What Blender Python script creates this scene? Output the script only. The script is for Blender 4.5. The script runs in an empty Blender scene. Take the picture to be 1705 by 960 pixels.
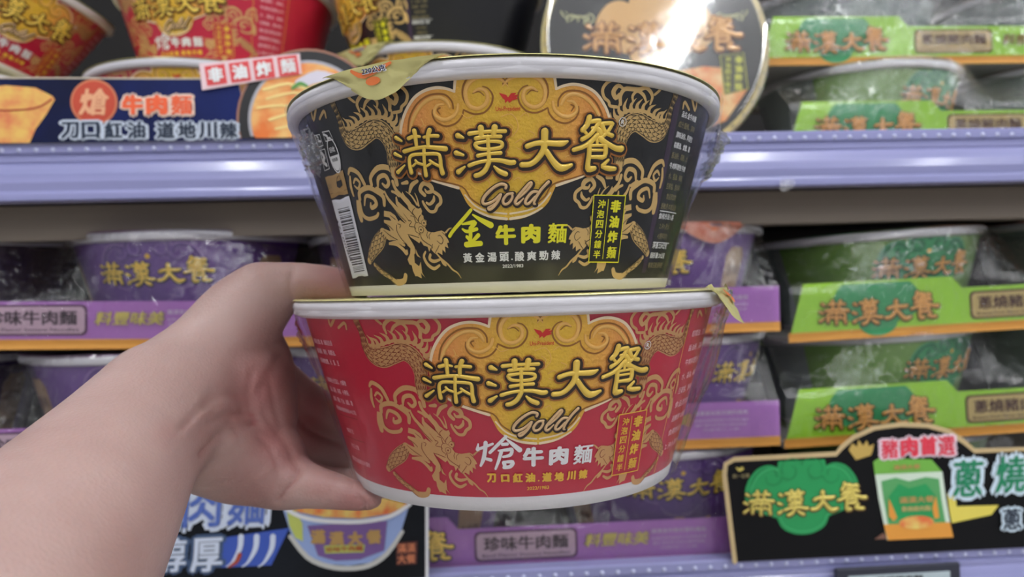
import bpy, bmesh, math, random
from math import sin, cos, pi, sqrt, atan2, radians
from mathutils import Vector, Matrix, noise
from mathutils.geometry import delaunay_2d_cdt

# ------------------------------------------------------------------ camera
ZC = 1.35
YAW = radians(3.4); ROLL = radians(1.6)
FPX = 26.0 / 36.0 * 1705
CF = Vector((sin(YAW), cos(YAW), 0))
_r = Vector((cos(YAW), -sin(YAW), 0)); _u = Vector((0, 0, 1))
CR = _r * cos(ROLL) - _u * sin(ROLL)
CU = _r * sin(ROLL) + _u * cos(ROLL)
CAM = Vector((0, 0, ZC))
S = bpy.context.scene
C = S.collection
cd = bpy.data.cameras.new('camera'); cam = bpy.data.objects.new('camera', cd); C.objects.link(cam)
M3 = Matrix((CR, CU, -CF)).transposed()
cam.matrix_world = Matrix.Translation(CAM) @ M3.to_4x4()
cd.lens = 26.0; cd.sensor_width = 36; cd.clip_start = 0.01
cd.dof.use_dof = True; cd.dof.focus_distance = 0.232; cd.dof.aperture_fstop = 11.0
S.camera = cam
# ------------------------------------------------------------------ light, exposure
S.view_settings.view_transform = 'Standard'; S.view_settings.look = 'None'
S.view_settings.gamma = 1; S.view_settings.exposure = 0.08; S.view_settings.use_curve_mapping = False
w = bpy.data.worlds.new('store_air'); S.world = w; w.use_nodes = True
w.node_tree.nodes['Background'].inputs[0].default_value = (0.93, 0.95, 1.0, 1)
w.node_tree.nodes['Background'].inputs[1].default_value = 0.40
def lamp_mat(name, col, st):
    m = bpy.data.materials.new(name); m.use_nodes = True; nt = m.node_tree; nt.nodes.clear()
    e = nt.nodes.new('ShaderNodeEmission'); e.inputs[0].default_value = (*col, 1); e.inputs[1].default_value = st
    o = nt.nodes.new('ShaderNodeOutputMaterial'); nt.links.new(e.outputs[0], o.inputs[0]); return m
TUBES = [(x, y, 0) for x in (.80, -.60, 2.2) for y in (-2.6, -1.35, -.1)]
TUBE_Z = 2.55; TUBE_ST = 25.0
def rayd(px, py):
    return CF + CR * ((px - 852.5) / FPX) + CU * ((480 - py) / FPX)
def at(px, py, d):            # world point seen at a pixel, d metres along the view axis
    return CAM + rayd(px, py) * d
def atY(px, py, Y):
    r = rayd(px, py); return CAM + r * (Y / r.y)

# ------------------------------------------------------------------ materials
def lin(c):
    return tuple(((v / 255) / 12.92 if v / 255 <= 0.04045 else ((v / 255 + 0.055) / 1.055) ** 2.4) for v in c)
MATS = {}
def mat(name, rgb, rough=0.5, metal=0.0, coat=0.0, sss=0.0, noise_amt=0.0, nscale=40, bump=0.0, bscale=200, spec=0.5, rgb2=None, trans=0.0, stretch=None):
    if name in MATS: return MATS[name]
    m = bpy.data.materials.new(name); m.use_nodes = True; nt = m.node_tree; b = nt.nodes['Principled BSDF']
    c = lin(rgb); b.inputs['Base Color'].default_value = (*c, 1)
    b.inputs['Roughness'].default_value = rough; b.inputs['Metallic'].default_value = metal
    b.inputs['Specular IOR Level'].default_value = spec
    b.inputs['Coat Weight'].default_value = coat; b.inputs['Coat Roughness'].default_value = 0.08
    if trans: b.inputs['Transmission Weight'].default_value = trans
    if sss:
        b.inputs['Subsurface Weight'].default_value = sss; b.inputs['Subsurface Scale'].default_value = 0.006
        b.inputs['Subsurface Radius'].default_value = (1.0, 0.35, 0.2)
    tc = nt.nodes.new('ShaderNodeTexCoord')
    src = tc.outputs['Object']
    if stretch:
        mp = nt.nodes.new('ShaderNodeMapping'); mp.inputs['Scale'].default_value = stretch
        nt.links.new(src, mp.inputs[0]); src = mp.outputs[0]
    if rgb2 or noise_amt:
        n = nt.nodes.new('ShaderNodeTexNoise'); n.inputs['Scale'].default_value = nscale; n.inputs['Detail'].default_value = 4
        nt.links.new(src, n.inputs['Vector'])
        r = nt.nodes.new('ShaderNodeValToRGB'); r.color_ramp.elements[0].position = 0.35; r.color_ramp.elements[1].position = 0.65
        c2 = lin(rgb2) if rgb2 else tuple(min(1, v * (1 + noise_amt)) for v in c)
        c1 = c if rgb2 else tuple(v * (1 - noise_amt) for v in c)
        r.color_ramp.elements[0].color = (*c1, 1); r.color_ramp.elements[1].color = (*c2, 1)
        nt.links.new(n.outputs['Fac'], r.inputs[0]); nt.links.new(r.outputs[0], b.inputs['Base Color'])
    if bump:
        n = nt.nodes.new('ShaderNodeTexNoise'); n.inputs['Scale'].default_value = bscale; n.inputs['Detail'].default_value = 3
        nt.links.new(src, n.inputs['Vector'])
        bp = nt.nodes.new('ShaderNodeBump'); bp.inputs['Strength'].default_value = bump; bp.inputs['Distance'].default_value = 0.001
        nt.links.new(n.outputs['Fac'], bp.inputs['Height']); nt.links.new(bp.outputs[0], b.inputs['Normal'])
    MATS[name] = m; return m
def film_mat(name, strength=1.0, rough=0.12, bump=0.6, bscale=60, haze=0.0, cap=.5):
    if name in MATS: return MATS[name]
    m = bpy.data.materials.new(name); m.use_nodes = True; nt = m.node_tree; nt.nodes.clear()
    N = nt.nodes.new; L = nt.links.new
    out = N('ShaderNodeOutputMaterial'); mix = N('ShaderNodeMixShader'); tr = N('ShaderNodeBsdfTransparent'); gl = N('ShaderNodeBsdfGlossy')
    tr.inputs[0].default_value = (0.975, 0.975, 0.975, 1)
    gl.inputs['Roughness'].default_value = rough; gl.inputs['Color'].default_value = (1, 1, 1, 1)
    fr = N('ShaderNodeFresnel'); fr.inputs[0].default_value = 1.45
    tc = N('ShaderNodeTexCoord'); mp = N('ShaderNodeMapping'); mp.inputs['Scale'].default_value = (1, 1, 0.45)
    n1 = N('ShaderNodeTexNoise'); n1.inputs['Scale'].default_value = bscale; n1.inputs['Detail'].default_value = 3; n1.inputs['Distortion'].default_value = 1.2
    bp = N('ShaderNodeBump'); bp.inputs['Strength'].default_value = bump; bp.inputs['Distance'].default_value = 0.0015
    L(tc.outputs['Object'], mp.inputs[0]); L(mp.outputs[0], n1.inputs['Vector']); L(n1.outputs['Fac'], bp.inputs['Height'])
    L(bp.outputs[0], gl.inputs['Normal']); L(bp.outputs[0], fr.inputs['Normal'])
    mu = N('ShaderNodeMath'); mu.operation = 'MULTIPLY_ADD'; mu.inputs[1].default_value = strength; mu.inputs[2].default_value = haze; mu.use_clamp = True
    mi = N('ShaderNodeMath'); mi.operation = 'MINIMUM'; mi.inputs[1].default_value = cap; L(mu.outputs[0], mi.inputs[0])
    L(fr.outputs[0], mu.inputs[0]); L(mi.outputs[0], mix.inputs[0]); L(tr.outputs[0], mix.inputs[1]); L(gl.outputs[0], mix.inputs[2]); L(mix.outputs[0], out.inputs[0])
    MATS[name] = m; return m

# ------------------------------------------------------------------ objects
def tag(o, label=None, cat=None, group=None, kind=None):
    if label: o['label'] = label
    if cat: o['category'] = cat
    if group: o['group'] = group
    if kind: o['kind'] = kind
    return o
def empty(name, mw, label=None, cat=None, group=None):
    o = bpy.data.objects.new(name, None); C.objects.link(o); o.empty_display_size = 0.02
    o.matrix_world = mw if isinstance(mw, Matrix) else Matrix.Translation(mw)
    return tag(o, label, cat, group)
def link(name, me, parent=None):
    o = bpy.data.objects.new(name, me); C.objects.link(o)
    if parent: o.parent = parent
    return o
class MB:
    def __init__(s): s.v = []; s.f = []; s.m = []; s.mats = []; s.uv = []
    def mi(s, m):
        if m not in s.mats: s.mats.append(m)
        return s.mats.index(m)
    def add(s, vs, fs, m, uvs=None):
        b = len(s.v); i = s.mi(m)
        s.v.extend(tuple(v) for v in vs); s.f.extend(tuple(b + k for k in f) for f in fs); s.m.extend([i] * len(fs))
        s.uv.extend(uvs if uvs else [(0, 0)] * len(vs))
    def box(s, x0, x1, y0, y1, z0, z1, m):
        v = [(x, y, z) for z in (z0, z1) for y in (y0, y1) for x in (x0, x1)]
        s.add(v, [(0, 2, 3, 1), (4, 5, 7, 6), (0, 1, 5, 4), (2, 6, 7, 3), (0, 4, 6, 2), (1, 3, 7, 5)], m)
    def lathe(s, prof, m, seg=96, a0=0, a1=2 * pi, closed=False):
        full = abs(a1 - a0 - 2 * pi) < 1e-6; n = seg if full else seg + 1
        vs = []; k = len(prof)
        for i in range(n):
            a = a0 + (a1 - a0) * i / seg
            for r, z in prof: vs.append((r * sin(a), -r * cos(a), z))
        fs = []
        for i in range(seg):
            j = (i + 1) % n
            for q in range(k if closed else k - 1):
                q2 = (q + 1) % k
                fs.append((i * k + q, j * k + q, j * k + q2, i * k + q2))
        s.add(vs, fs, m)
    def extrude(s, pts, x0, x1, m, nx=1, caps=True, closed=True):    # (y,z) profile along x
        k = len(pts); vs = []
        for i in range(nx + 1):
            x = x0 + (x1 - x0) * i / nx
            vs += [(x, y, z) for y, z in pts]
        fs = []
        for i in range(nx):
            for q in range(k if closed else k - 1):
                q2 = (q + 1) % k; fs.append((i * k + q, i * k + q2, (i + 1) * k + q2, (i + 1) * k + q))
        if caps and closed: fs += [tuple(range(k))[::-1], tuple(nx * k + q for q in range(k))]
        s.add(vs, fs, m)
    def mesh(s, name, smooth=False, uv=False):
        me = bpy.data.meshes.new(name); me.from_pydata(s.v, [], s.f)
        for m in s.mats: me.materials.append(m)
        me.polygons.foreach_set('material_index', s.m)
        if uv:
            l = me.uv_layers.new(name='UVMap'); 
            for lp in me.loops: l.data[lp.index].uv = s.uv[lp.vertex_index]
        if smooth: me.polygons.foreach_set('use_smooth', [True] * len(me.polygons))
        me.validate(); me.update(); return me
    def build(s, name, parent=None, smooth=False, uv=False): return link(name, s.mesh(name, smooth, uv), parent)

# ------------------------------------------------------------------ flat print on surfaces
RA, RB, BH = 0.0640, 0.0828, 0.0670     # cup radius at z=0 and z=BH
RM = 0.0745
def rad(z): return RA + (RB - RA) * z / BH
class Cone:
    def __init__(s, mw=None, x0=0.0): s.inv = mw.inverted() if mw else None; s.x0 = x0
    def unp(s, px, py):
        o = s.inv @ CAM; d = (s.inv.to_3x3() @ rayd(px, py))
        k = (RB - RA) / BH
        # x^2+y^2 = (RA+k z)^2
        a = d.x ** 2 + d.y ** 2 - (k * d.z) ** 2; q = RA + k * o.z
        b = 2 * (o.x * d.x + o.y * d.y - k * q * d.z); c = o.x ** 2 + o.y ** 2 - q * q
        D = b * b - 4 * a * c
        if D < 0: D = 0
        t = (-b - sqrt(D)) / (2 * a); p = o + d * t
        return (atan2(p.x, -p.y) * RM - s.x0, p.z)
    def map(s, x, y, off):
        r = rad(y) + off; a = x / RM
        return (r * sin(a), -r * cos(a), y)
class Plane:                                    # local x right, z up, facing -y
    def __init__(s, mw=None): s.inv = mw.inverted() if mw else None
    def unp(s, px, py):
        o = s.inv @ CAM; d = s.inv.to_3x3() @ rayd(px, py); t = -o.y / d.y; p = o + d * t
        return (p.x, p.z)
    def map(s, x, y, off): return (x, -off, y)
class Xf:                                       # design placed at another scale / position on a surface
    def __init__(s, base, sc=1, dx=0, dy=0, cy=0, cx=0): s.b = base; s.k = sc; s.dx = dx; s.dy = dy; s.cy = cy; s.cx = cx
    def map(s, x, y, off): return s.b.map((x - s.cx) * s.k + s.dx, (y - s.cy) * s.k + s.dy, off)
def crom(pts, n, closed=False):
    if n <= 1 or len(pts) < 3: return pts
    out = []; L = len(pts)
    for i in range(L if closed else L - 1):
        p0 = pts[(i - 1) % L] if closed or i > 0 else pts[0]; p1 = pts[i]; p2 = pts[(i + 1) % L]
        p3 = pts[(i + 2) % L] if closed or i + 2 < L else pts[-1]
        for k in range(n):
            t = k / n
            out.append(tuple(0.5 * (2 * b + (c - a) * t + (2 * a - 5 * b + 4 * c - d) * t * t + (3 * b - a - 3 * c + d) * t ** 3) for a, b, c, d in zip(p0, p1, p2, p3)))
    if not closed: out.append(pts[-1])
    return out
_lay = 0
def stroke(mb, surf, pts, m, off=0.0001, grow=0.0, dome=0.0, n=3, closed=False, K=2, caps=3, shift=(0, 0)):
    """pts: (x,y,width) in metres on the surface; a ribbon with round ends, flat or domed"""
    p = crom(pts, n, closed); global _lay; _lay = (_lay + 1) % 9; off += _lay * 5e-6
    p = [(a + shift[0], b + shift[1], max(c, 1e-5) + grow) for a, b, c in p]
    q = [p[0]]
    for a in p[1:]:
        if (a[0] - q[-1][0]) ** 2 + (a[1] - q[-1][1]) ** 2 > 1e-10: q.append(a)
    p = q
    if len(p) < 2:
        p = [p[0], (p[0][0] + 1e-5, p[0][1], p[0][2])]
    T = []
    L = len(p)
    for i in range(L):
        a = p[(i - 1) % L] if closed else p[max(i - 1, 0)]; b = p[(i + 1) % L] if closed else p[min(i + 1, L - 1)]
        dx, dy = b[0] - a[0], b[1] - a[1]; l = sqrt(dx * dx + dy * dy) or 1; T.append((dx / l, dy / l))
    rows = [(x, y, w * 0.5, T[i]) for i, (x, y, w) in enumerate(p)]
    if not closed:
        pre = []; post = []
        for c in range(1, caps + 1):
            a = c / caps * pi / 2; x, y, w = p[0]; t = T[0]
            pre.insert(0, (x - t[0] * w * .5 * sin(a), y - t[1] * w * .5 * sin(a), max(w * .5 * cos(a), 1e-6), t))
            x, y, w = p[-1]; t = T[-1]
            post.append((x + t[0] * w * .5 * sin(a), y + t[1] * w * .5 * sin(a), max(w * .5 * cos(a), 1e-6), t))
        rows = pre + rows + post
    us = [-1, 1] if K == 2 else [-1, -.72, 0, .72, 1]
    hs = [0, 0] if K == 2 else [0, .72, 1, .72, 0]
    vs = []; k = len(us)
    for x, y, h, t in rows:
        for u, z in zip(us, hs):
            vs.append(surf.map(x - t[1] * h * u, y + t[0] * h * u, off + z * min(dome, h * 0.8)))
    fs = []; R = len(rows)
    for i in range(R if closed else R - 1):
        j = (i + 1) % R
        for q in range(k - 1): fs.append((i * k + q + 1, i * k + q, j * k + q, j * k + q + 1))
    mb.add(vs, fs, m)
def fill(mb, surf, pts, m, off=0.0001, grid=0.004, uv=False):
    n = len(pts)
    xs = [a[0] for a in pts]; ys = [a[1] for a in pts]
    vc = [Vector((a[0], a[1])) for a in pts]
    gx = min(xs) + grid * .5
    if grid:
        while gx < max(xs):
            gy = min(ys) + grid * .5
            while gy < max(ys): vc.append(Vector((gx, gy))); gy += grid * 1.7
            gx += grid
    r = delaunay_2d_cdt(vc, [], [list(range(n))], 1, 1e-7)
    mb.add([surf.map(v.x, v.y, off) for v in r[0]], [tuple(f) for f in r[2]], m, [(v.x * 10 + .5, v.y * 10) for v in r[0]])
_tc = {}
FONT = None
def glyphs(s, off=0.0, res=2, shear=0):
    k = (s, off, res, shear)
    if k in _tc: return _tc[k]
    cu = bpy.data.curves.new('t', 'FONT'); cu.body = s; cu.size = 1; cu.align_x = 'CENTER'; cu.align_y = 'CENTER'
    cu.offset = off; cu.resolution_u = res; cu.shear = shear
    ob = bpy.data.objects.new('t', cu); C.objects.link(ob)
    me = bpy.data.meshes.new_from_object(ob)
    vs = [(v.co.x, v.co.y) for v in me.vertices]; fs = [tuple(p.vertices) for p in me.polygons]
    bpy.data.objects.remove(ob); bpy.data.curves.remove(cu); bpy.data.meshes.remove(me)
    if vs:
        cx = (max(a for a, b in vs) + min(a for a, b in vs)) / 2; cy = (max(b for a, b in vs) + min(b for a, b in vs)) / 2
        vs = [(a - cx, b - cy) for a, b in vs]
    _tc[k] = (vs, fs); return _tc[k]
def text(mb, surf, s, x, y, h, m, off=0.0002, bold=0.02, width=None, rot=0, res=2, shear=0):
    """centred text; h = glyph height in metres, width = total width to fit; bold by overprinting"""
    if .025 < bold < .1 and any(c in '麵蔥燒豬選鐘豐醇' for c in s): bold = .022
    vs, fs = glyphs(s, 0, res, shear)
    if not vs: return
    H = max(b for a, b in vs) - min(b for a, b in vs); W = max(a for a, b in vs) - min(a for a, b in vs)
    sy = h / (H + 2 * bold); sx = (width / (W + 2 * bold)) if width else sy
    c, d = cos(rot), sin(rot)
    sh = [(0, 0)] if bold <= 0 else [(-bold, -bold * .6), (bold, -bold * .6), (-bold, bold * .6), (bold, bold * .6)]
    if bold > 0.035: sh += [(0, bold), (0, -bold), (bold * 1.3, 0), (-bold * 1.3, 0)]
    for kk, (ex, ey) in enumerate(sh):
        mb.add([surf.map(x + (a + ex) * sx * c - (b + ey) * sy * d, y + (a + ex) * sx * d + (b + ey) * sy * c, off + kk * 1.2e-5) for a, b in vs], fs, m)
def circle(x, y, r, n=24, ry=None): return [(x + r * cos(2 * pi * i / n), y + (ry or r) * sin(2 * pi * i / n)) for i in range(n)]
# ------------------------------------------------------------------ label artwork, in metres on the cup wall
BOWL_H = 0.0720
BLACK_MW = Matrix.Translation(CAM + CF * 0.3085 + CR * (-5.5 / FPX * .3085) + Vector((0, 0, -0.0012))) 
BLACK_MW.translation.z = ZC - 0.0012
_c0 = Cone(BLACK_MW); _x0 = _c0.unp(843.5, 240)[0]
CB = Cone(BLACK_MW, _x0)
HALO = mat('amber_halo_print', (168, 104, 36), .5)
PXM = 0.2235 / FPX
def T(crop, s, surf=None):
    """traced points in a zoomed view -> surface metres; crop=(x0,y0,zoom)"""
    ox, oy, k = crop; out = []
    for q in s.split(','):
        a = [float(v) for v in q.split()]
        x, y = (surf or CB).unp(ox + a[0] / k, oy + a[1] / k)
        out.append((x, y, (a[2] if len(a) > 2 else 0) / k * PXM))
    return out
def TL(crop, s, surf=None): return [T(crop, q, surf) for q in s.strip().split(';') if q.strip()]
A_ = (640, 200, 9.579); B_ = (750, 200, 9.579); C_ = (870, 190, 9.579); D_ = (750, 290, 9.579); E_ = (660, 110, 8.70)
F_ = (640, 300, 5.65); G_ = (510, 130, 5.645); H_ = (570, 260, 4.365); I_ = (740, 340, 7.75); J_ = (780, 715, 7.75); K_ = (960, 310, 5.645); L_ = (510, 190, 3.31); P_ = (0, 0, 1)
MAN = TL(A_, "215 290 75,300 340 40;200 545 65,295 590 40;245 835 70,350 725 30;500 180 80,515 260 75,535 420 62;410 300 66,500 265 62,590 272 42;740 170 80,712 270 72,720 430 62;650 280 48,760 258 58,870 260 60;345 505 72,520 455 64,680 435 60,850 450 78,990 465 88;652 450 64,655 620 58,668 760 62,685 885 76;455 840 78,430 720 66,425 620 60,475 562 60,640 548 56,860 545 60,908 610 62,918 740 70,945 850 84;520 650 46,560 692 50,640 715 46;530 690 40,480 738 42;745 650 46,800 692 52,900 745 50;755 700 42,700 738 42")
HAN = TL(B_, "130 255 90,215 290 40;105 530 84,215 565 45;140 830 88,240 750 36;310 225 72,480 200 62,700 188 62,870 185 66;490 132 98,498 250 84;708 122 98,690 245 84;415 300 72,560 275 62,800 268 62;410 380 62,600 346 54,780 352 60,828 392 60,790 448 62,600 472 56,450 458 62,400 400 60;600 270 66,610 450 62,622 640 70;445 575 66,600 545 56,800 530 66;310 730 68,450 680 60,620 650 60,800 650 72,940 685 86,1010 680 80;622 670 76,562 800 82,480 870 82,410 890 76;700 745 34,780 820 80,880 865 86")
DA = TL(C_, "70 520 86,200 475 82,330 465 92,500 475 96,620 475 100,700 445 44;345 285 118,340 450 112,320 590 104,215 735 92,110 805 90,-15 815 88;370 600 92,460 740 100,560 850 120,650 860 112,760 820 62")
CAN = TL(C_, "1045 60 92,1010 180 92,935 262 84;1000 150 60,1110 120 74,1200 115 78;1200 130 70,1150 220 84,1050 340 72,930 410 76;950 260 60,1010 330 50;1090 230 54,1180 250 90,1230 330 90;1250 160 70,1400 155 72,1390 200 66,1325 300 70,1215 390 80;1240 180 84,1300 300 70,1400 350 76;1170 340 84,1060 455 86,950 528 80,800 578 72;1210 400 110,1300 460 84,1450 550 92,1545 560 112;1045 500 84,1040 650 86,1020 800 92,1030 880 112,1120 872 86;1080 510 54,1240 505 54,1295 510 80,1283 680 86,1160 690 66,1070 690 60;1080 582 46,1250 582 46;1165 420 58,1170 500 46;1340 740 56,1275 805 70,1240 840 62,1340 872 92,1440 878 78")
BRAND = MAN + HAN + DA + CAN
GOLD = TL(D_, "880 230 46,885 185 50,800 165 52,680 230 52,560 350 56,520 440 52,560 482 50,680 440 46,780 345 42,805 330 44,760 430 56,690 530 46,630 570 46,610 540 40,690 490 32,790 405 28;990 312 44,905 330 46,840 420 52,860 482 46,930 462 46,985 375 46,975 318 40;1085 390 26,1200 280 40,1280 175 50,1268 142 50,1190 220 52,1060 385 56,1030 460 52,1070 480 46,1160 390 24;1385 285 40,1300 290 52,1210 390 52,1190 460 52,1240 472 46,1340 365 40;1550 130 54,1450 235 52,1355 375 52,1322 470 40,1345 482 28")
JIN = TL(I_, "345 75 46,250 190 52,120 340 50,75 410 50;370 135 24,470 200 60,600 270 86;235 258 24,330 240 52,400 236 60,340 310 56;240 320 30,300 352 50,420 320 50;335 310 44,342 400 56,330 500 52;295 420 46,325 455 40;440 400 60,370 475 46;290 520 80,470 505 72")
HUO_S = "130 180 24,120 250 54;225 165 62,215 280 60,195 380 60,162 460 36;120 250 44,220 215 42,315 178 36;200 362 36,290 385 54;485 85 46,400 170 50,280 290 46;495 120 28,580 190 60,660 255 76;440 185 46,500 180 50;390 265 28,500 255 50,560 250 52,540 320 52,450 345 36;425 280 54,390 400 48,352 500 34;460 420 62,475 482 52;460 412 38,570 412 60,540 470 58,460 482 50"
half = [T(P_, q) for q in ("843.5 113,800 112.5,769 113,763 122,758 134,756.5 151", "756 152,745 147.5,728 145,709 149.5,690 162,675.6 184,668 207,665.5 235,671 262,688 284,710 298,740 308,766 315.5", "766.5 316,770.6 324,780 341,794.6 353.5,814 362,828 365.5,843.5 366.5")]
hp = []
for q in half: hp += crom([(a, b) for a, b, c in q], 5)[:]
hp = [(min(a, 0), min(b, 0.0662)) for a, b in hp]
EMB = []
for p in hp + [(-a, b) for a, b in hp[::-1]]:
    if not EMB or (p[0] - EMB[-1][0]) ** 2 + (p[1] - EMB[-1][1]) ** 2 > 1e-9: EMB.append(p)
if (EMB[0][0] - EMB[-1][0]) ** 2 + (EMB[0][1] - EMB[-1][1]) ** 2 < 1e-9: EMB.pop()
EDGE = [T(P_, q) for q in ("768 116 4.5,762 124 4.5,758.5 134 4.5,757 150 4", "757 153 4,745 148.5 4.5,728 146.5 5,709 151 5,691 163 5,677.6 184 5,670 207 5,667.5 233 4.5", "690 284 3,715 297.5 5,740 306 5,764 313 5", "790 349 3,814 360 4,843.5 364.5 5")]
RIDGE = TL(E_, "1620 300 10,1500 190 50,1290 140 56,1100 210 60,1010 340 62,1010 470 60,1060 580 62,1180 622 62,1290 560 60,1325 460 56,1290 365 50,1200 335 46,1120 385 26;215 950 60,250 780 56,350 600 56,480 490 56,620 460 56,720 500 56,780 600 40;690 558 22,610 570 44,560 650 52,580 730 56,680 780 60,790 760 60,880 670 50,900 560 40")
GROOVE = TL(E_, "1605 262 26,1500 150 26,1350 93 26,1200 95 26,1050 170 26,970 300 26,968 450 26,1020 560 22;980 640 24,1130 700 26,1280 672 26,1375 560 26,1395 430 24,1330 330 20,1250 300 16;180 950 26,200 760 26,290 575 26,430 450 26,580 408 26,720 425 26,810 520 24,828 620 24;530 640 16,535 730 22,600 825 26,730 875 26,870 830 26,955 730 24,975 650 20;640 610 20,600 640 24,640 705 14;1110 400 14,1200 375 18,1270 430 14")
INNER = [T(P_, "775 325 3,792 343 3,814 352 3,843.5 356 3.2"), T(P_, "700 292 2.4,735 302 2.6,770 311 2.6,784 330 2.6,800 342 2.6")]
SWIRL = TL(P_, "702 198 1.6,706 208 1.6,700 214 1.4;706 208 1.5,714 212 1.5,720 208 1;770 190 1.4,778 197 1.4,790 193 1.4;835 195 1.5,850 190 1.5,860 200 1.5,862 215 1.5,852 228 1.5;846 205 1.2,854 212 1.2,850 222 1.2;866 195 1.4,876 188 1.2,880 195 1;895 175 1.4,905 182 1.4;770 240 1.4,773 252 1.4,770 262 1.2;858 238 1.5,868 232 1.5,876 240 1.5,870 250 1.5,860 246 1.2;880 218 1.4,890 224 1.4,884 232 1.2;738 268 1.6,744 276 1.6,738 284 1.4;800 305 1.4,812 300 1.4,816 310 1.4,808 318 1.2;855 300 1.4,864 296 1.4,868 306 1.2;905 290 1.5,915 284 1.5,922 290 1.5,915 296 1.2;940 262 1.5,950 258 1.5,956 266 1.4;935 280 1.4,944 276 1.4;760 300 1.4,752 292 1.4;900 262 1.2,908 270 1.2;838 280 1.4,846 288 1.4,840 296 1.2")
BODY = T(G_, "235 150 90,250 240 85,290 330 60,320 410 80,350 510 110,410 575 180,480 575 215,560 525 195,640 475 190,720 500 190,780 580 170,812 680 150,815 780 130,838 900 110")
LBODY = T(H_, "112 330 30,125 400 60,140 460 50")
LBODY2 = T(H_, "300 560 90,270 620 130,225 690 110,200 760 60")
LEG = T(H_, "240 790 40,290 840 50,350 880 46,400 915 56,450 905 46,462 865 40")
CLOUD = TL(G_, "505 315 26,480 235 46,530 160 46,600 170 50,660 165 50,740 160 50,785 220 46,788 300 40;545 285 28,565 225 42,620 185 36,668 225 36,668 275 26;745 165 26,800 125 46,850 180 56,830 240 50,795 205 34;830 70 24,900 88 36,950 150 36,942 225 36,900 270 36,888 310 36,825 325 36;370 120 40,400 180 36,455 225 32;40 260 34,72 395 42,100 265 42;130 385 34,170 310 42,190 370 28;430 110 24,470 150 22;510 90 30,530 110 30")
CLOUD += TL(H_, "48 130 26,62 95 44,120 125 46,165 205 42;60 150 28,66 220 40,85 285 28;85 195 20,100 165 30,130 195 28,118 235 28,92 215 16;215 205 40,210 150 40,262 85 50,335 85 50,380 135 46,400 205 40;262 225 22,265 160 40,312 140 42,340 190 36,322 222 36,295 200 22;130 310 46,130 260 46,190 228 50,250 255 46,300 295 46,308 355 36;128 330 44,150 420 46,195 455 40,250 440 36,265 415 28;165 355 20,175 290 34,230 305 44,250 350 44,215 375 38,210 340 18;255 240 50,300 260 30")
CLOUD += TL(F_, "382 140 44,340 90 48,370 30 52,430 50 62,450 100 50,405 112 36,385 85 18;470 110 40,522 150 42,532 210 42,500 245 40,478 290 40,430 292 36,385 240 36,365 200 30;400 212 28,430 225 36,465 190 42,468 150 20;390 672 24,375 720 36,410 790 42,470 830 42,520 800 30;435 700 36,430 740 42,470 762 42,525 745 30;240 112 30,262 45 52,310 8 40;170 30 30,215 20 50")
HEADP = T(F_, "172 105,200 150,235 185,262 225,290 245,300 258,322 268,345 258,358 290,352 318,370 335,374 365,400 380,404 415,385 445,410 480,440 488,470 490,505 480,540 472,570 488,578 525,600 555,612 585,592 590,605 640,572 620,578 682,548 650,548 702,512 680,490 690,478 690,448 655,440 635,425 672,410 625,372 612,345 570,332 592,290 562,250 535,228 508,232 530,268 590,300 650,322 700,345 728,312 712,296 680,284 700,290 775,330 808,346 765,354 830,360 870,388 915,346 870,356 922,312 900,296 902,272 850,262 800,240 790,222 745,246 690,250 640,215 605,170 560,132 500,118 440,122 405,150 372,190 400,228 420,240 385,190 320,140 270,112 220,108 160,118 150,134 200,190 250,238 290,222 240,176 180,168 130")
MANE = T(F_, "0 286,60 296,105 330,136 385,132 460,160 530,220 600,160 580,110 560,50 565,0 530,0 455,62 480,48 440,0 395,0 372,70 380,50 350,0 340")
WHISK = TL(F_, "5 105 20,30 160 30,70 215 40,150 310 60,230 410 50;80 10 34,110 85 34,180 165 44,250 245 44;75 105 26,110 120 30,140 150 24;205 105 6,260 150 16,310 230 22;288 120 6,310 170 14,326 240 20;50 600 18,120 605 34,180 650 42,212 690 40,215 660 22;50 590 16,130 580 36,190 610 30;495 690 18,540 740 20,600 790 20,645 840 18,690 870 15,725 920 5;580 490 20,608 458 15,632 448 7;540 750 24,560 780 34,580 800 20")
LINES = TL(F_, "122 420 6,125 480 7,165 550 7,220 605 6;225 510 6,270 520 7,330 540 6;345 505 6,355 550 7,400 590 7,450 620 7,458 640 5;412 545 5,404 515 6,410 485 5;430 555 5,424 520 6,445 490 5;500 570 5,540 600 6,556 560 7,530 520 6,505 525 4;520 610 5,500 650 6,478 688 5;460 600 5,440 660 5;290 262 6,268 300 7,300 350 6,325 385 6;250 335 6,285 345 6,298 390 7,320 400 5;230 375 6,260 390 6,240 430 6,290 440 6,300 460 5;345 325 5,325 360 7,328 395 6,350 410 5;160 205 5,220 260 7,275 325 6;250 535 5,290 620 7,300 700 6;0 400 5,50 430 7,90 470 6;60 330 5,110 370 7;0 470 5,60 520 7,130 560 6;130 410 5,158 420 6,150 450 5;545 490 5,580 520 6;330 520 5,340 495 6;60 220 5,130 310 6,210 390 6;300 400 5,290 430 6,300 480 6,330 500 5")
EYES = [T(F_, "378 402 0")[0], T(F_, "350 465 0")[0]]
SPIKE_PATH = T(G_, "340 470 0,420 470 0,480 430 0,560 380 0,650 365 0,740 372 0,800 420 0,850 500 0,890 560 0")

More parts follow.
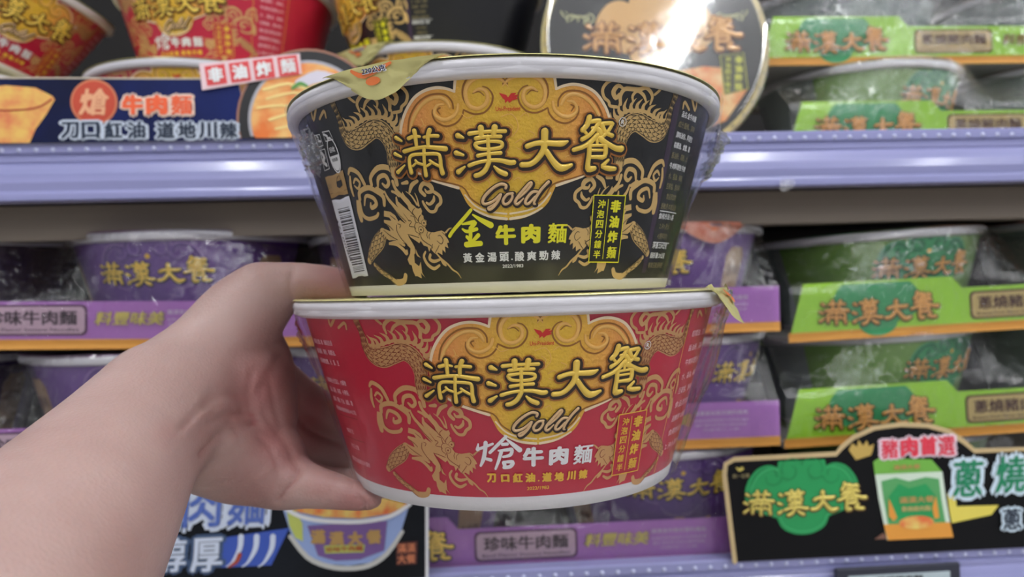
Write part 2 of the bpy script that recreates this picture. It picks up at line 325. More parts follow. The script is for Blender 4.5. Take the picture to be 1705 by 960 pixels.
def mir(st): return [(-a, b, c) for a, b, c in st]
def scales(mb, surf, path, m, rows, lw=0.0002, off=0.0003, sgn=1, step=1.0):
    p = crom(path, 8); d = [0]
    for a, b in zip(p, p[1:]): d.append(d[-1] + sqrt((a[0] - b[0]) ** 2 + (a[1] - b[1]) ** 2))
    def P(s, t):
        s = max(0, min(s, d[-1] - 1e-6)); i = 0
        while i < len(d) - 2 and d[i + 1] < s: i += 1
        f = (s - d[i]) / max(d[i + 1] - d[i], 1e-9); a, b = p[i], p[i + 1]
        dx, dy = b[0] - a[0], b[1] - a[1]; l = sqrt(dx * dx + dy * dy) or 1; w = (a[2] + (b[2] - a[2]) * f) * .43
        return (a[0] + dx * f - dy / l * w * t * sgn, a[1] + dy * f + dx / l * w * t * sgn, lw)
    for t in (-1, 1): stroke(mb, surf, [P(d[-1] * k / 40, t) for k in range(41)], m, off, n=1, caps=1)
    s = 0; i = 0; ds = 0.0021 * step
    while s < d[-1] - ds:
        for c in range(rows + (i % 2)):
            h = 2 / rows; t0 = -1 + (c - (0.5 if i % 2 else 0)) * h; t1 = t0 + h
            pts = []
            for k in range(5):
                t = t0 + (t1 - t0) * k / 4
                if -1.001 <= t <= 1.001: pts.append(P(s + ds * .8 * sin(pi * k / 4), t))
            if len(pts) > 1: stroke(mb, surf, pts, m, off, n=1, caps=1)
        s += ds; i += 1
def dragon(mb, surf, tan, line, mirror=False):
    f = mir if mirror else (lambda q: q)
    for q in [BODY, LBODY, LBODY2, LEG]: stroke(mb, surf, f(q), tan, 0.00010, n=5)
    for q in CLOUD: stroke(mb, surf, [(a, b, c * .84) for a, b, c in f(q)], tan, 0.00018, n=4)
    # flame fringe on the back
    sp = crom(SPIKE_PATH, 5)
    stroke(mb, surf, f([(a, b, 0.0011) for a, b, c in sp]), tan, 0.00010, n=1)
    for i in range(1, len(sp) - 2, 3):
        a, b = sp[i], sp[i + 1]; dx, dy = b[0] - a[0], b[1] - a[1]; l = sqrt(dx * dx + dy * dy); nx, ny = -dy / l, dx / l
        h = 0.0040
        q = [(a[0], a[1], 0.0017), (a[0] + nx * h * .45, a[1] + ny * h * .45, 0.0011), (a[0] + nx * h * .9 - dx / l * h * .5, a[1] + ny * h * .9 - dy / l * h * .5, 0.0001)]
        stroke(mb, surf, f(q), tan, 0.00012, n=3)
    s = -1 if mirror else 1
    fill(mb, surf, [(s * a, b) for a, b, c in HEADP][::s], tan, 0.00022, grid=0)
    fill(mb, surf, [(s * a, b) for a, b, c in MANE][::s], tan, 0.00020, grid=0)
    for q in WHISK: stroke(mb, surf, f(q), tan, 0.00016, n=4)
    scales(mb, surf, f(BODY), line, 4, off=0.00026, step=.92); scales(mb, surf, f(LBODY2), line, 3, off=0.00026)
    scales(mb, surf, f(LEG[:4]), line, 1, off=0.00026)
    for q in LINES: stroke(mb, surf, f(q), line, 0.00032, n=3, caps=1)
    for a, b, c in EYES:
        for r, m, o in ((0.0011, line, .00034), (0.00095, tan, .00038), (0.0003, line, .00042)):
            fill(mb, surf, [(s * a + r * cos(2 * pi * k / 14), b + r * sin(2 * pi * k / 14)) for k in range(14)], m, o, grid=0)
def emblem(mb, surf, pal, full=True):
    """pal: base, edge, light, dark"""
    fill(mb, surf, EMB, pal[0], 0.00040, uv=True)
    for sg in (1, -1):
        f = (lambda q: q) if sg == 1 else mir
        for q in EDGE: stroke(mb, surf, f(q), pal[1], 0.00046, n=5, caps=2)
        for q in GROOVE: stroke(mb, surf, f(q), pal[3], 0.00046, n=4, caps=2)
        for q in RIDGE: stroke(mb, surf, f(q), pal[2], 0.00040, dome=0.0008 if full else 0.0003, n=4, K=5, caps=2)
        stroke(mb, surf, f(INNER[0]), pal[1], 0.00048, n=4)
        if full: stroke(mb, surf, f(INNER[1]), pal[3], 0.00047, n=4)
    if full:
        for q in SWIRL: stroke(mb, surf, q, pal[2], 0.00042, dome=0.0002, n=3, K=5, caps=1)
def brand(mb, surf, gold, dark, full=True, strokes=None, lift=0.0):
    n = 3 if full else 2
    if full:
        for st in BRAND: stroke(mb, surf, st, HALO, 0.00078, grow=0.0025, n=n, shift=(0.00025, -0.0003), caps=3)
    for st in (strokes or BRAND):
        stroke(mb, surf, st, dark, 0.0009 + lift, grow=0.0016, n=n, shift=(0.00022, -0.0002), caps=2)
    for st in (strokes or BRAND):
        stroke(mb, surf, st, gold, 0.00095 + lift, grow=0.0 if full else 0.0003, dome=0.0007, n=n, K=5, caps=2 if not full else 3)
BIRD = T((820, 70, 4.175), "45 356,95 370,108 388,130 358,168 356,150 372,180 368,165 388,178 396,150 406,138 408,118 426,106 410,88 428,86 406,70 392")
def bird(mb, surf, red, words, sx=1):
    fill(mb, surf, [(a, b) for a, b, c in BIRD][::-1], red, 0.0006, grid=0)
    a = T(P_, "846 181.5 0")[0]; text(mb, surf, 'Uni-President', a[0], a[1], 0.0013, words, 0.0006, width=0.0071, bold=0.01)
def tpx(mb, surf, s, px, py, hpx, m, wpx=None, off=0.0003, bold=0.03, dpx=None, shear=0, res=2, org=None):
    """text whose centre was read at a pixel of the black bowl"""
    a = (org or CB).unp(px, py)
    text(mb, surf, s, a[0], a[1], hpx * PXM, m, off, bold, width=(wpx * PXM if wpx else None), rot=0, shear=shear, res=res)
# ------------------------------------------------------------------ colours of print
GOLD_M = mat('gilt_lettering', (250, 214, 92), 0.3, 0.2, coat=0.3)
BROWN_M = mat('dark_brown_print', (38, 20, 14), 0.5)
PAPER = mat('white_cup_paper', (226, 224, 228), 0.45, bump=0.1, bscale=500)
RIMW = mat('white_rolled_rim', (222, 220, 226), 0.38)
FOIL = mat('pale_gold_foil', (214, 206, 140), 0.28, 0.4, bump=0.35, bscale=130)
FILM = film_mat('clear_wrap', .42, 0.1, 0.55, 70)
FILMW = film_mat('wrinkled_clear_wrap', 2.0, 0.05, 1.5, 150, 0.0)
def gold_field(name, c_mid, c_side):
    m = bpy.data.materials.new(name); m.use_nodes = True; nt = m.node_tree; b = nt.nodes['Principled BSDF']; N = nt.nodes.new; L = nt.links.new
    uv = N('ShaderNodeUVMap'); sp = N('ShaderNodeSeparateXYZ'); su = N('ShaderNodeMath'); su.operation = 'SUBTRACT'; su.inputs[1].default_value = .5
    ab = N('ShaderNodeMath'); ab.operation = 'ABSOLUTE'; r = N('ShaderNodeValToRGB')
    L(uv.outputs[0], sp.inputs[0]); L(sp.outputs[0], su.inputs[0]); L(su.outputs[0], ab.inputs[0]); L(ab.outputs[0], r.inputs[0])
    r.color_ramp.elements[0].position = 0.08; r.color_ramp.elements[0].color = (*lin(c_mid), 1); r.color_ramp.elements[1].position = 0.26; r.color_ramp.elements[1].color = (*lin(c_side), 1)
    L(r.outputs[0], b.inputs['Base Color']); b.inputs['Roughness'].default_value = .4
    n = N('ShaderNodeTexNoise'); n.inputs['Scale'].default_value = 26; bp = N('ShaderNodeBump'); bp.inputs['Strength'].default_value = .35; bp.inputs['Distance'].default_value = .002
    mp = N('ShaderNodeMapping'); mp.inputs['Scale'].default_value = (3, 3, 3); L(uv.outputs[0], mp.inputs[0]); L(mp.outputs[0], n.inputs[0]); L(n.outputs[0], bp.inputs['Height']); L(bp.outputs[0], b.inputs['Normal'])
    return m
EMB_GOLD = (gold_field('gold_emblem', (232, 188, 58), (236, 160, 84)), mat('cream_edge_print', (246, 224, 190), .4), mat('amber_ridge', (240, 188, 100), .35, coat=.2), mat('umber_groove_print', (150, 96, 30), .5))
EMB_PURPLE = (mat('plum_emblem', (108, 76, 146), .4), mat('lilac_edge', (150, 120, 178), .4), mat('lilac_ridge', (122, 92, 156), .35), mat('plum_groove', (62, 38, 96), .5))
EMB_GREEN = (mat('jade_emblem', (62, 156, 100), .4), mat('pale_jade_edge', (92, 160, 118), .4), mat('jade_ridge', (44, 122, 88), .35), mat('jade_groove', (12, 70, 50), .5))
TAN = mat('tan_print', (206, 166, 104), .45)
YELLOW = mat('lemon_print', (238, 232, 40), .45); WHITE = mat('white_print', (238, 238, 240), .45); REDP = mat('red_print', (214, 40, 34), .45)
GOLDP = mat('gold_print', (236, 190, 66), .42)
BLACKP = mat('black_print', (22, 22, 26), .45)
ORG = mat('orange_gold_letters', (226, 168, 92), .38, .1)

def cup_mesh(name, edge=RIMW):
    mb = MB()
    mb.lathe([(0, .0022), (RA - .004, .0022), (RA - .003, 0), (RA, 0), (rad(.0035), .0035), (rad(.0668), .0668)], PAPER, 96)
    return mb.mesh(name, True)
def rim_mesh(name):
    mb = MB(); cx, cz, a, b = .0838, .0692, .0030, .0026
    mb.lathe([(cx + a * cos(t), cz + b * sin(t)) for t in [2 * pi * k / 12 for k in range(12)]], RIMW, 96, closed=True)
    mb.lathe([(cx + a - .0004, .0688), (cx + a - .0002, .0665), (cx + .0002, .0652), (cx - .0012, .0655)], RIMW, 96)
    return mb.mesh(name, True)
def lid_mesh(name, m):
    mb = MB(); z = .0719
    mb.lathe([(0, z), (.03, z + .0002), (.06, z), (.0795, z - .0002), (.0815, z), (.0862, z), (.0867, z - .0002), (.0868, z - .0005)], m, 120)
    return mb.mesh(name, True)
def tab_mesh(name, a, m, m2, flare=0.0, drop=.0105, half=radians(16)):
    mb = MB(); vs = []; nu, nv = 24, 10
    random.seed(5)
    for i in range(nu + 1):
        u = -1 + 2 * i / nu
        for j in range(nv + 1):
            v = j / nv; L = drop * (1 - abs(u) ** 1.7) + .0004
            th = a + u * half * (1 - .25 * v)
            s = v * L
            rr = .0873 + .0006 + flare * v * (1 - abs(u)) + .0007 * noise.noise(Vector((u * 4, v * 4, a))) - (0.0 if flare else .0016 * v)
            vs.append((rr * sin(th), -rr * cos(th), .0722 - s + flare * .3 * v))
    fs = [(i * (nv + 1) + j, (i + 1) * (nv + 1) + j, (i + 1) * (nv + 1) + j + 1, i * (nv + 1) + j + 1) for i in range(nu) for j in range(nv)]
    mb.add(vs, fs, m)
    class TS:
        def map(s, x, y, off):
            th = a + x / .0873; v = -y / drop; rr = .0873 + .0012 + off + flare * v - (0 if flare else .0016 * v)
            return (rr * sin(th), -rr * cos(th), .0722 + y + flare * .3 * v)
    ts = TS()
    text(mb, ts, '220公克', 0, -.0020, .0022, WHITE, .0003, bold=.06, width=.0092)
    text(mb, ts, '220公克', 0, -.0020, .0019, mat('navy_print', (30, 36, 80), .5), .0006, bold=.02, width=.0088)
    fill(mb, ts, circle(-.001, -.0052, .0028, 14, .0013), m2, .0001, grid=0)
    stroke(mb, ts, [(-.009, -.0010, .0010), (-.004, -.0032, .0016), (.006, -.0008, .0009)], m2, .00005)
    return mb.mesh(name, True)
def band(mb, m, z0=.0048, z1=.0662, a0=-pi, a1=pi, off=.00005, seg=120):
    mb.lathe([(rad(z0) + off, z0), (rad((z0 + z1) / 2) + off, (z0 + z1) / 2), (rad(z1) + off, z1)], m, seg, a0, a1)
def wrap_mesh(name, bumps, seed=0, base=.0006):
    """clear shrink film from the rim down to the foot; bumps: (angle, z, width, height, out)"""
    mb = MB(); nu, nv = 260, 40; vs = []
    for i in range(nu):
        th = 2 * pi * i / nu
        for j in range(nv + 1):
            t = j / nv; z = .0712 * (1 - t) + .0010 * t
            rs = .0872 * (1 - t) + (RA + .0010) * t
            rw = rad(z) + .0009
            r = rw + (rs - rw) * (.92 if z > .06 else .35 + .4 * max(0, (z - .03) / .04)) + base
            d = .0006 * noise.noise(Vector((th * 9, z * 60, seed))) + .0004 * abs(noise.noise(Vector((th * 22, z * 40 + th * 6, seed + 3))))
            for (ba, bz, bw, bh, bo) in bumps:
                q = ((th - ba + pi) % (2 * pi) - pi) / bw; h = (z - bz) / bh; g = math.exp(-q * q - h * h)
                d += bo * g * (1 + .3 * noise.noise(Vector((th * 20, z * 90, seed + 8)))) 
            r = max(r + d, rw - .0002)
            vs.append((r * sin(th), -r * cos(th), z))
    fs = [(i * (nv + 1) + j, i * (nv + 1) + j + 1, ((i + 1) % nu) * (nv + 1) + j + 1, ((i + 1) % nu) * (nv + 1) + j) for i in range(nu) for j in range(nv)]
    mb.add(vs, fs, FILM); return mb.mesh(name, True)

def tuft(name, th, z, w, h, out, seed, parent, amp=.0016):
    """a gathered, crinkled flap of the shrink film"""
    mb = MB(); nu, nv = 34, 30; vs = []
    for i in range(nu + 1):
        for j in range(nv + 1):
            u, v = 2 * i / nu - 1, 2 * j / nv - 1; g = max(0, 1 - u * u) * max(0, 1 - v * v)
            zz = z + v * h * .5; r = .0872 * (zz / .0712) + (RA + .001) * (1 - zz / .0712) + .0004
            a = th + u * w * .5 / r; p = Vector((u * 2.2, v * 2.2, seed))
            c = abs(noise.noise(p * 1.1)) * 2 - abs(noise.noise(p * 2.7)) * 1.2 + .5 * noise.noise(p * 6)
            rr = r + out * g ** .8 + amp * c * g ** .5
            vs.append((rr * sin(a), -rr * cos(a), zz + amp * .8 * noise.noise(p * 1.7 + Vector((9, 0, 0))) * g))
    mb.add(vs, [(i * (nv + 1) + j, (i + 1) * (nv + 1) + j, (i + 1) * (nv + 1) + j + 1, i * (nv + 1) + j + 1) for i in range(nu) for j in range(nv) if (2 * (i + .5) / nu - 1) ** 2 + (2 * (j + .5) / nv - 1) ** 2 < .8 + .5 * noise.noise(Vector((i * .3, j * .3, seed)))], FILMT)
    return link('wrap_gather', mb.mesh(name, True), parent)
FILMT = film_mat('gathered_clear_wrap', 3.0, .09, .6, 260, .03)
LID_ART = mat('printed_lid_foil', (206, 196, 140), .3, .35)
def spin(mw, a): return mw @ Matrix.Rotation(a, 4, 'Z')
RED_D = .3100
RW = Matrix.Translation(CAM + CF * RED_D + CR * (-6 / FPX * RED_D)); RW.translation.z = ZC - .0012 - .0723 - .0004
RSPIN = spin(RW, radians(6.2) + _x0 / RM); CRED = Cone(RSPIN)
CUP = cup_mesh('cup'); RIM = rim_mesh('rim'); LIDF = lid_mesh('lid', FOIL)
CN = Cone()
INFO_L = ['品名:金牛肉麵', '成分:麵條、調味粉包', '調味油包、料理包', '棕櫚油、食鹽、糖', '醬油粉、蒜粉、水', '牛肉料理包:牛肉', '水、醬油、辣椒', '豆瓣醬、香辛料', '食品添加物', '過敏原:本產品含有', '食用方法:1.將蓋', '2.沖入熱水', '4.攪拌均勻', '淨重:220公克', '固形量:20公克', '有效日期:見杯底']
def held_label(style):
    """returns meshes: base band, emblem, lettering, script, flavour, dragons, badge, notes"""
    out = {}
    black = style == 'black'
    base = mat('black_label_gloss', (16, 16, 21), .36, coat=.1) if black else mat('crimson_label_gloss', (192, 32, 62), .3, coat=.25)
    line = mat('black_dragon_line', (40, 34, 30), .5) if black else mat('maroon_dragon_line', (140, 62, 44), .5)
    tan = mat('gold_dragon_print', (214, 178, 114), .42) if black else mat('sand_dragon_print', (206, 158, 104), .45)
    ink = YELLOW if black else GOLDP
    mb = MB(); band(mb, base, z0=.0036 if black else .0050); out['label'] = mb.mesh(style + '_label', True)
    mb = MB(); emblem(mb, CN, EMB_GOLD); bird(mb, CN, REDP, REDP); out['emblem'] = mb.mesh(style + '_emblem', False, True)
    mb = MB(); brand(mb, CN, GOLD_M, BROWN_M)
    a = T(P_, "1035 203.5 0")[0]
    r_ = .0013
    stroke(mb, CN, [(x, y, .00022) for x, y in circle(a[0], a[1], r_, 20)], WHITE, .0006, n=1, closed=True)
    text(mb, CN, 'R', a[0], a[1], .0014, WHITE, .0006, .03)
    out['brand_lettering'] = mb.mesh(style + '_brand', True)
    mb = MB()
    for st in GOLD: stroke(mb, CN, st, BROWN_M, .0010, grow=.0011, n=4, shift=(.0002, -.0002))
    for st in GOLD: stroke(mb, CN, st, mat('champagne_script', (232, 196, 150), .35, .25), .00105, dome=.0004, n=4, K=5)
    out['script_lettering'] = mb.mesh(style + '_script', True)
    mb = MB()
    if black:
        for st in JIN: stroke(mb, CN, st, YELLOW, .0005, n=4)
        for s, x, y, h, wd in (('牛', 842, 391, 36, 38), ('肉', 883.5, 389, 34, 36), ('麵', 927.5, 388, 36, 38)): tpx(mb, CN, s, x, y, h, YELLOW, wd, off=.0005, bold=.05)
        for k, s in enumerate('黃金湯頭'): tpx(mb, CN, s, 779 + k * 20.2, 429 - k * .6, 17.5, WHITE, 18.5, bold=.035)
        tpx(mb, CN, '.', 852.5, 431.5, 3, WHITE, 3)
        for k, s in enumerate('酸爽勁辣'): tpx(mb, CN, s, 865 + k * 20, 426.5 - k * .7, 17.5, WHITE, 18.5, bold=.035)
        tpx(mb, CN, '2022/1983', 854, 442.5, 6.2, WHITE, 42, bold=.02)
    else:
        for st in TL((780, 715, 7.75), HUO_S, CRED): stroke(mb, CN, st, WHITE, .0005, n=4)
        for q in (('牛', 887.7, 759.5, 36, 38, WHITE, .05), ('肉', 929.7, 757.6, 34, 36, WHITE, .05), ('麵', 970, 755, 36, 38, WHITE, .05),
                  ('刀', 818.7, 794.6, 17, 17.5, GOLDP, .05), ('口', 841.3, 795, 14.5, 15.5, GOLDP, .06), ('紅', 862, 794.4, 17.5, 18.5, GOLDP, .05), ('油', 882.6, 793.9, 17.5, 18.5, GOLDP, .05), ('.', 896.5, 799, 3, 3, GOLDP, .05),
                  ('道', 910.3, 793, 17.5, 18.5, GOLDP, .05), ('地', 930.3, 792.4, 17.5, 18.5, GOLDP, .05), ('川', 950.3, 790.5, 17, 17.5, GOLDP, .05), ('辣', 969.7, 788.5, 17.5, 18.5, GOLDP, .05), ('2022/1983', 895.5, 811, 6.4, 43, GOLDP, .02)):
            tpx(mb, CN, q[0], q[1], q[2], q[3] * 1.05, q[5], q[4] * 1.05, off=.0005, bold=q[6], org=CRED)
    out['flavour_lettering'] = mb.mesh(style + '_flavour')
    for side in (0, 1):
        mb = MB(); dragon(mb, CN, tan, line, bool(side)); out['dragon_print' + '.001' * side] = mb.mesh(style + '_dragon' + str(side))
    mb = MB()
    q = [(a, b) for a, b, c in T(K_, "155 85,450 90,380 715,105 712")]
    fill(mb, CN, q[::-1], mat('badge_black', (16, 16, 18), .4) if black else base, .00046, grid=.003)
    qq = [(a, b, .00035) for a, b in q]
    for k in range(4):
        a, b = qq[k], qq[(k + 1) % 4]; stroke(mb, CN, [tuple(a[i] + (b[i] - a[i]) * t / 6 for i in range(3)) for t in range(7)], ink, .0006, n=1)
    d = T(K_, "290 125,235 680"); stroke(mb, CN, [(d[0][0] + (d[1][0] - d[0][0]) * t / 5, d[0][1] + (d[1][1] - d[0][1]) * t / 5, .00028) for t in range(6)], ink, .0006, n=1)
    for s, x, y in (('非', 358, 190), ('油', 342, 335), ('炸', 328, 475), ('麵', 318, 622)):
        a = T(K_, "%d %d" % (x, y))[0]; text(mb, CN, s, a[0], a[1], .0040, ink, .0006, .05, width=.0043)
    for s, x, y in zip('沖泡四分鐘半', (228, 216, 207, 199, 189, 181), (168, 262, 357, 450, 545, 640)):
        a = T(K_, "%d %d" % (x, y))[0]; text(mb, CN, s, a[0], a[1], .0027, ink, .0006, .03, width=.0030)
    out['cooking_badge'] = mb.mesh(style + '_badge')
    # small print: right-hand notes on both, left-hand barcode / notes
    mb = MB()
    if black:
        x0 = radians(47) * RM
        fill(mb, CN, [(x0 - .0015, .0055), (x0 + .0014, .0055), (x0 + .0006, .066), (x0 - .0026, .066)], mat('aubergine_stripe', (58, 40, 66), .4), .0001)
        for k, s in enumerate(INFO_L):
            y = .0600 - k * .00345; head = k in (0, 2, 3, 5, 10, 13, 14)
            text(mb, CN, s[:8], x0 + .0085 + .0005 * k * 0, y, .0021, WHITE if head else mat('olive_small_print', (150, 138, 96), .5), .0003, .02 if head else 0, width=.0023 * len(s[:8]) * (.62 if s[0].isdigit() else .72), res=1)
        for y in (.0272, .0163): stroke(mb, CN, [(x0 + .002 + k * .003, y, .0003) for k in range(6)], WHITE, .0003, n=1)
        out['ingredient_notes'] = mb.mesh('black_notes')
        mb = MB(); q = [(a, b) for a, b, c in T(L_, "145 475,240 450,345 890,260 905")]
        fill(mb, CN, q[::-1], mat('barcode_white', (232, 234, 244), .4), .0003, grid=.003)
        random.seed(3); t = .13
        L = lambda a, b, f: (a[0] + (b[0] - a[0]) * f, a[1] + (b[1] - a[1]) * f)
        while t < .95:
            wd = random.choice((.006, .006, .011, .016)); a = L(q[0], q[3], t); b = L(q[1], q[2], t); p0 = L(a, b, .28); p1 = L(a, b, .9)
            stroke(mb, CN, [(p0[0], p0[1], wd * .030), (p1[0], p1[1], wd * .030)], BLACKP, .00045, n=1, caps=1); t += wd + random.choice((.009, .012, .018))
        a = L(q[0], q[3], .5); b = L(q[1], q[2], .5); p0 = L(a, b, .14)
        text(mb, CN, '4710088', p0[0], p0[1], .0016, BLACKP, .00045, 0, width=.016, rot=radians(-84))
        out['barcode'] = mb.mesh('black_barcode')
        mb = MB(); q = [(a, b) for a, b, c in T(L_, "108 348,205 308,235 438,142 465")]
        fill(mb, CN, q[::-1], mat('ochre_print', (186, 148, 88), .4), .0003, grid=.003)
        fill(mb, CN, [(a, b) for a, b, c in T(L_, "172 372,198 362,206 392,190 408,176 400")][::-1], BLACKP, .00045, grid=0)
        stroke(mb, CN, T(L_, "175 372 3,176 350 3,188 340 3,194 362 3"), BLACKP, .00045)
        stroke(mb, CN, T(L_, "140 440 2,232 415 2"), BLACKP, .00045); text(mb, CN, '回收', *T(L_, "136 398")[0][:2], .0017, mat('olive_small_print', (150, 138, 96), .5), .00045, 0)
        for pts in ("50 118,78 112,98 172,72 182", "92 100,130 92,152 140,112 150"): # trapezoid icons
            q = T(L_, pts); stroke(mb, CN, [(a, b, .0004) for a, b, c in q], WHITE, .0003, n=1, closed=True)
        for pts in ("62 122,72 135,70 148,84 150", "100 112,120 122,118 132,135 132"): stroke(mb, CN, [(a, b, .0008) for a, b, c in T(L_, pts)], WHITE, .0003)
        q = T(L_, "80 200,106 192,132 300,106 312"); stroke(mb, CN, [(a, b, .0005) for a, b, c in q], WHITE, .0003, n=1, closed=True)
        stroke(mb, CN, [(a, b, .0014) for a, b, c in T(L_, "90 215,104 240,98 262,116 280")], WHITE, .0003)
        cx, cy, _ = T(L_, "156 228")[0]; stroke(mb, CN, [(x, y, .0005) for x, y in circle(cx, cy, .0032, 20, .0058)], WHITE, .0003, n=1, closed=True)
        fill(mb, CN, [(x, y) for x, y in circle(cx, cy, .003, 20, .0052) if y < cy + .0004], WHITE, .0003, grid=0); text(mb, CN, '回收', cx, cy + .002, .0018, WHITE, .0003, .02); text(mb, CN, '紙容器', cx, cy - .0014, .0012, BLACKP, .0004, 0)
        out['recycling_marks'] = mb.mesh('black_marks')
    else:
        x0 = -radians(66) * RM
        rows = ['調味粉包:食鹽、糖、辣椒混合香', '麵條:麵粉、澱粉、棕櫚油、', '食品添加物:食鹽、水、薑、豆', '', '牛肉調味包:大豆蛋白、水解物', '醬油、蒜粉、味精、小麥粉、', '香辛料、辣椒、牛油、油脂、糖', '每份熱量本包裝含份每100公克)']
        for k, s in enumerate(rows):
            if s: text(mb, CN, s, x0 + .001 + k * .0004, .0565 - k * .0036, .0020, mat('pink_small_print', (250, 206, 216), .5), .0003, .012, width=.0195, res=1)
        for k, (s, y) in enumerate((('食用方法', .0235), ('沖泡三分鐘', .0175), ('請置於陰涼處避免日光直射', .0118))):
            text(mb, CN, s, x0 + .003, y, .0019, mat('pink_small_print', (236, 168, 186), .5), .0003, 0, width=.0016 * len(s), res=1)
        for y in (.0290, .0205): stroke(mb, CN, [(x0 - .004 + k * .0035, y, .0002) for k in range(6)], mat('maroon_dragon_line', (140, 62, 44), .5), .0003, n=1)
        x1 = radians(44) * RM
        stroke(mb, CN, [(x1, .0055 + k * .01, .0003) for k in range(7)], GOLDP, .0004, n=1)
        stroke(mb, CN, [(x1 + .026, .0055 + k * .01, .0003) for k in range(7)], GOLDP, .0004, n=1)
        for k in range(9): text(mb, CN, INFO_L[k + 3][:7], x1 + .014, .056 - k * .0052, .0024, mat('pink_small_print', (236, 168, 186), .5), .0003, 0, width=.018, res=1)
        out['ingredient_notes'] = mb.mesh('red_notes')
    return out
HL = {'black': held_label('black'), 'red': held_label('red')}
def make_bowl(name, mw, lab, cat, group, kind, parts, tabm=None, wrap=None):
    """kind: dict of label meshes"""
    root = empty(name, mw, lab, cat, group)
    link('cup', CUP, root); link('rim', RIM, root)
    lo = link('lid', parts.get('lid', LIDF), root)
    if tabm: link('pull_tab', tabm, lo)
    lb = link('label', kind['label'], root)
    for k, me in kind.items():
        if k != 'label': link(k, me, lb)
    if wrap: link('clear_wrap', wrap, root)
    for c in lb.children:
        if c.name.startswith('ingredient_notes'): c['kind'] = 'stuff'
    return root
TAB_ART = mat('orange_tab_print', (226, 120, 62), .4)
# the black bowl (on top) and the red bowl (below), held in the hand
BM = spin(BLACK_MW, _x0 / RM)
rb_ = make_bowl('noodle_bowl', BM, 'black instant noodle bowl with gold dragons and yellow lettering, held atop a red one', 'noodle bowl', None, HL['black'], {},
          tab_mesh('tab_a', radians(-30) - _x0 / RM, FOIL, TAB_ART), wrap_mesh('wrap_a', [(radians(78), .052, .16, .012, .0045), (radians(-58), .045, .22, .012, .0016)], 1))
rr_b = make_bowl('noodle_bowl', RSPIN, 'crimson instant noodle bowl with gold dragons, gripped in the hand under the black bowl', 'noodle bowl', None, HL['red'], {},
          tab_mesh('tab_b', radians(60), FOIL, TAB_ART, flare=.0065, drop=.0150, half=radians(17)), wrap_mesh('wrap_b', [(radians(72), .045, .42, .032, .0048), (radians(-80), .052, .16, .010, .0016)], 6))

fb = [c for c in rb_.children if c.name.startswith('clear_wrap')][0]; fr_ = [c for c in rr_b.children if c.name.startswith('clear_wrap')][0]
xb = _x0 / RM
tuft('gather_a', radians(80) - xb, .053, .026, .024, .0050, 3, fb, .0030); tuft('gather_b', radians(-62) - xb, .052, .026, .018, .0008, 11, fb, .0026)
tuft('gather_d', radians(64), .060, .030, .018, .0020, 5, fr_, .0016); tuft('gather_e', radians(-80), .058, .018, .016, .0008, 15, fr_, .0012)
# ------------------------------------------------------------------ shelves
RAILP = mat('lavender_rail_plastic', (140, 142, 188), .22, coat=.5, rgb2=(148, 149, 196), nscale=6, stretch=(.3, 8, 60))
RAILT = mat('grey_rail_lip', (190, 194, 226), .15, coat=.6)
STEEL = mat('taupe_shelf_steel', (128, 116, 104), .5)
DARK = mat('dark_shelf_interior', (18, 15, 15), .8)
YR = .458
def shelf(ztop, deck_z, lab, bracket=True):
    root = empty('shelf', Vector((0, YR, ztop)), lab, 'shelf')
    mb = MB(); mb.box(-.85, .95, .012, .62, deck_z - ztop - .022, deck_z - ztop, STEEL)
    mb.build('deck', root)
    if bracket:
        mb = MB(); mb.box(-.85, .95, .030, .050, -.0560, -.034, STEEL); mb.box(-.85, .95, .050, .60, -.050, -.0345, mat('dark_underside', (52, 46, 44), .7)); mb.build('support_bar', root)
    mb = MB()
    P = [(.010, 0), (.0, .0), (-.0012, -.001), (-.0012, -.0062), (.0006, -.0068), (.0006, -.0078), (-.0004, -.0084), (-.0004, -.0116), (.0004, -.012), (-.0006, -.0132), (-.0024, -.0190), (-.0030, -.0240), (-.0022, -.0292), (-.0026, -.0296), (-.0030, -.0310), (-.0030, -.0345), (.001, -.0352), (.010, -.0352)]
    mb.extrude(P, -.85, .95, RAILP, 1); mb.build('price_rail', root)
    mb = MB()
    for k in range(-40, 62):
        x = .0135 * k * .5 if False else k * .0098; mb.lathe([(0, .0011), (.0011, .0007), (.0015, 0)], RAILT, 8)
        n = 24
        for i in range(len(mb.v) - 24, len(mb.v)):
            a, b, c = mb.v[i]; mb.v[i] = (x + a, -.0012 - c, -.0044 + b)
    o = mb.build('rivet_row', root, True); o['kind'] = 'stuff'
    return root
ZU, ZL = ZC + .0948, ZC - .1741
DU, DL = ZC + .0935, ZC - .1815
r_up = shelf(ZU, DU, 'upper shelf with a lavender price rail, above the purple and green noodle packs')
r_lo = shelf(ZL, DL, 'lower shelf at the bottom edge, its lavender price rail under the display cards', False)
mb = MB(); mb.box(-.86, .96, 1.09, 1.11, 0, 2.4, DARK); tag(mb.build('wall_back'), kind='structure')
FLOORM = mat('pale_floor_tile', (190, 186, 180), .3)
mb = MB(); mb.box(-4, 4, -4.5, 1.12, -.05, 0, FLOORM); tag(mb.build('floor'), kind='structure')
mb = MB(); mb.box(-4, 4, -4.5, 1.12, 2.75, 2.8, mat('white_ceiling', (226, 226, 226), .8)); tag(mb.build('ceiling'), kind='structure')
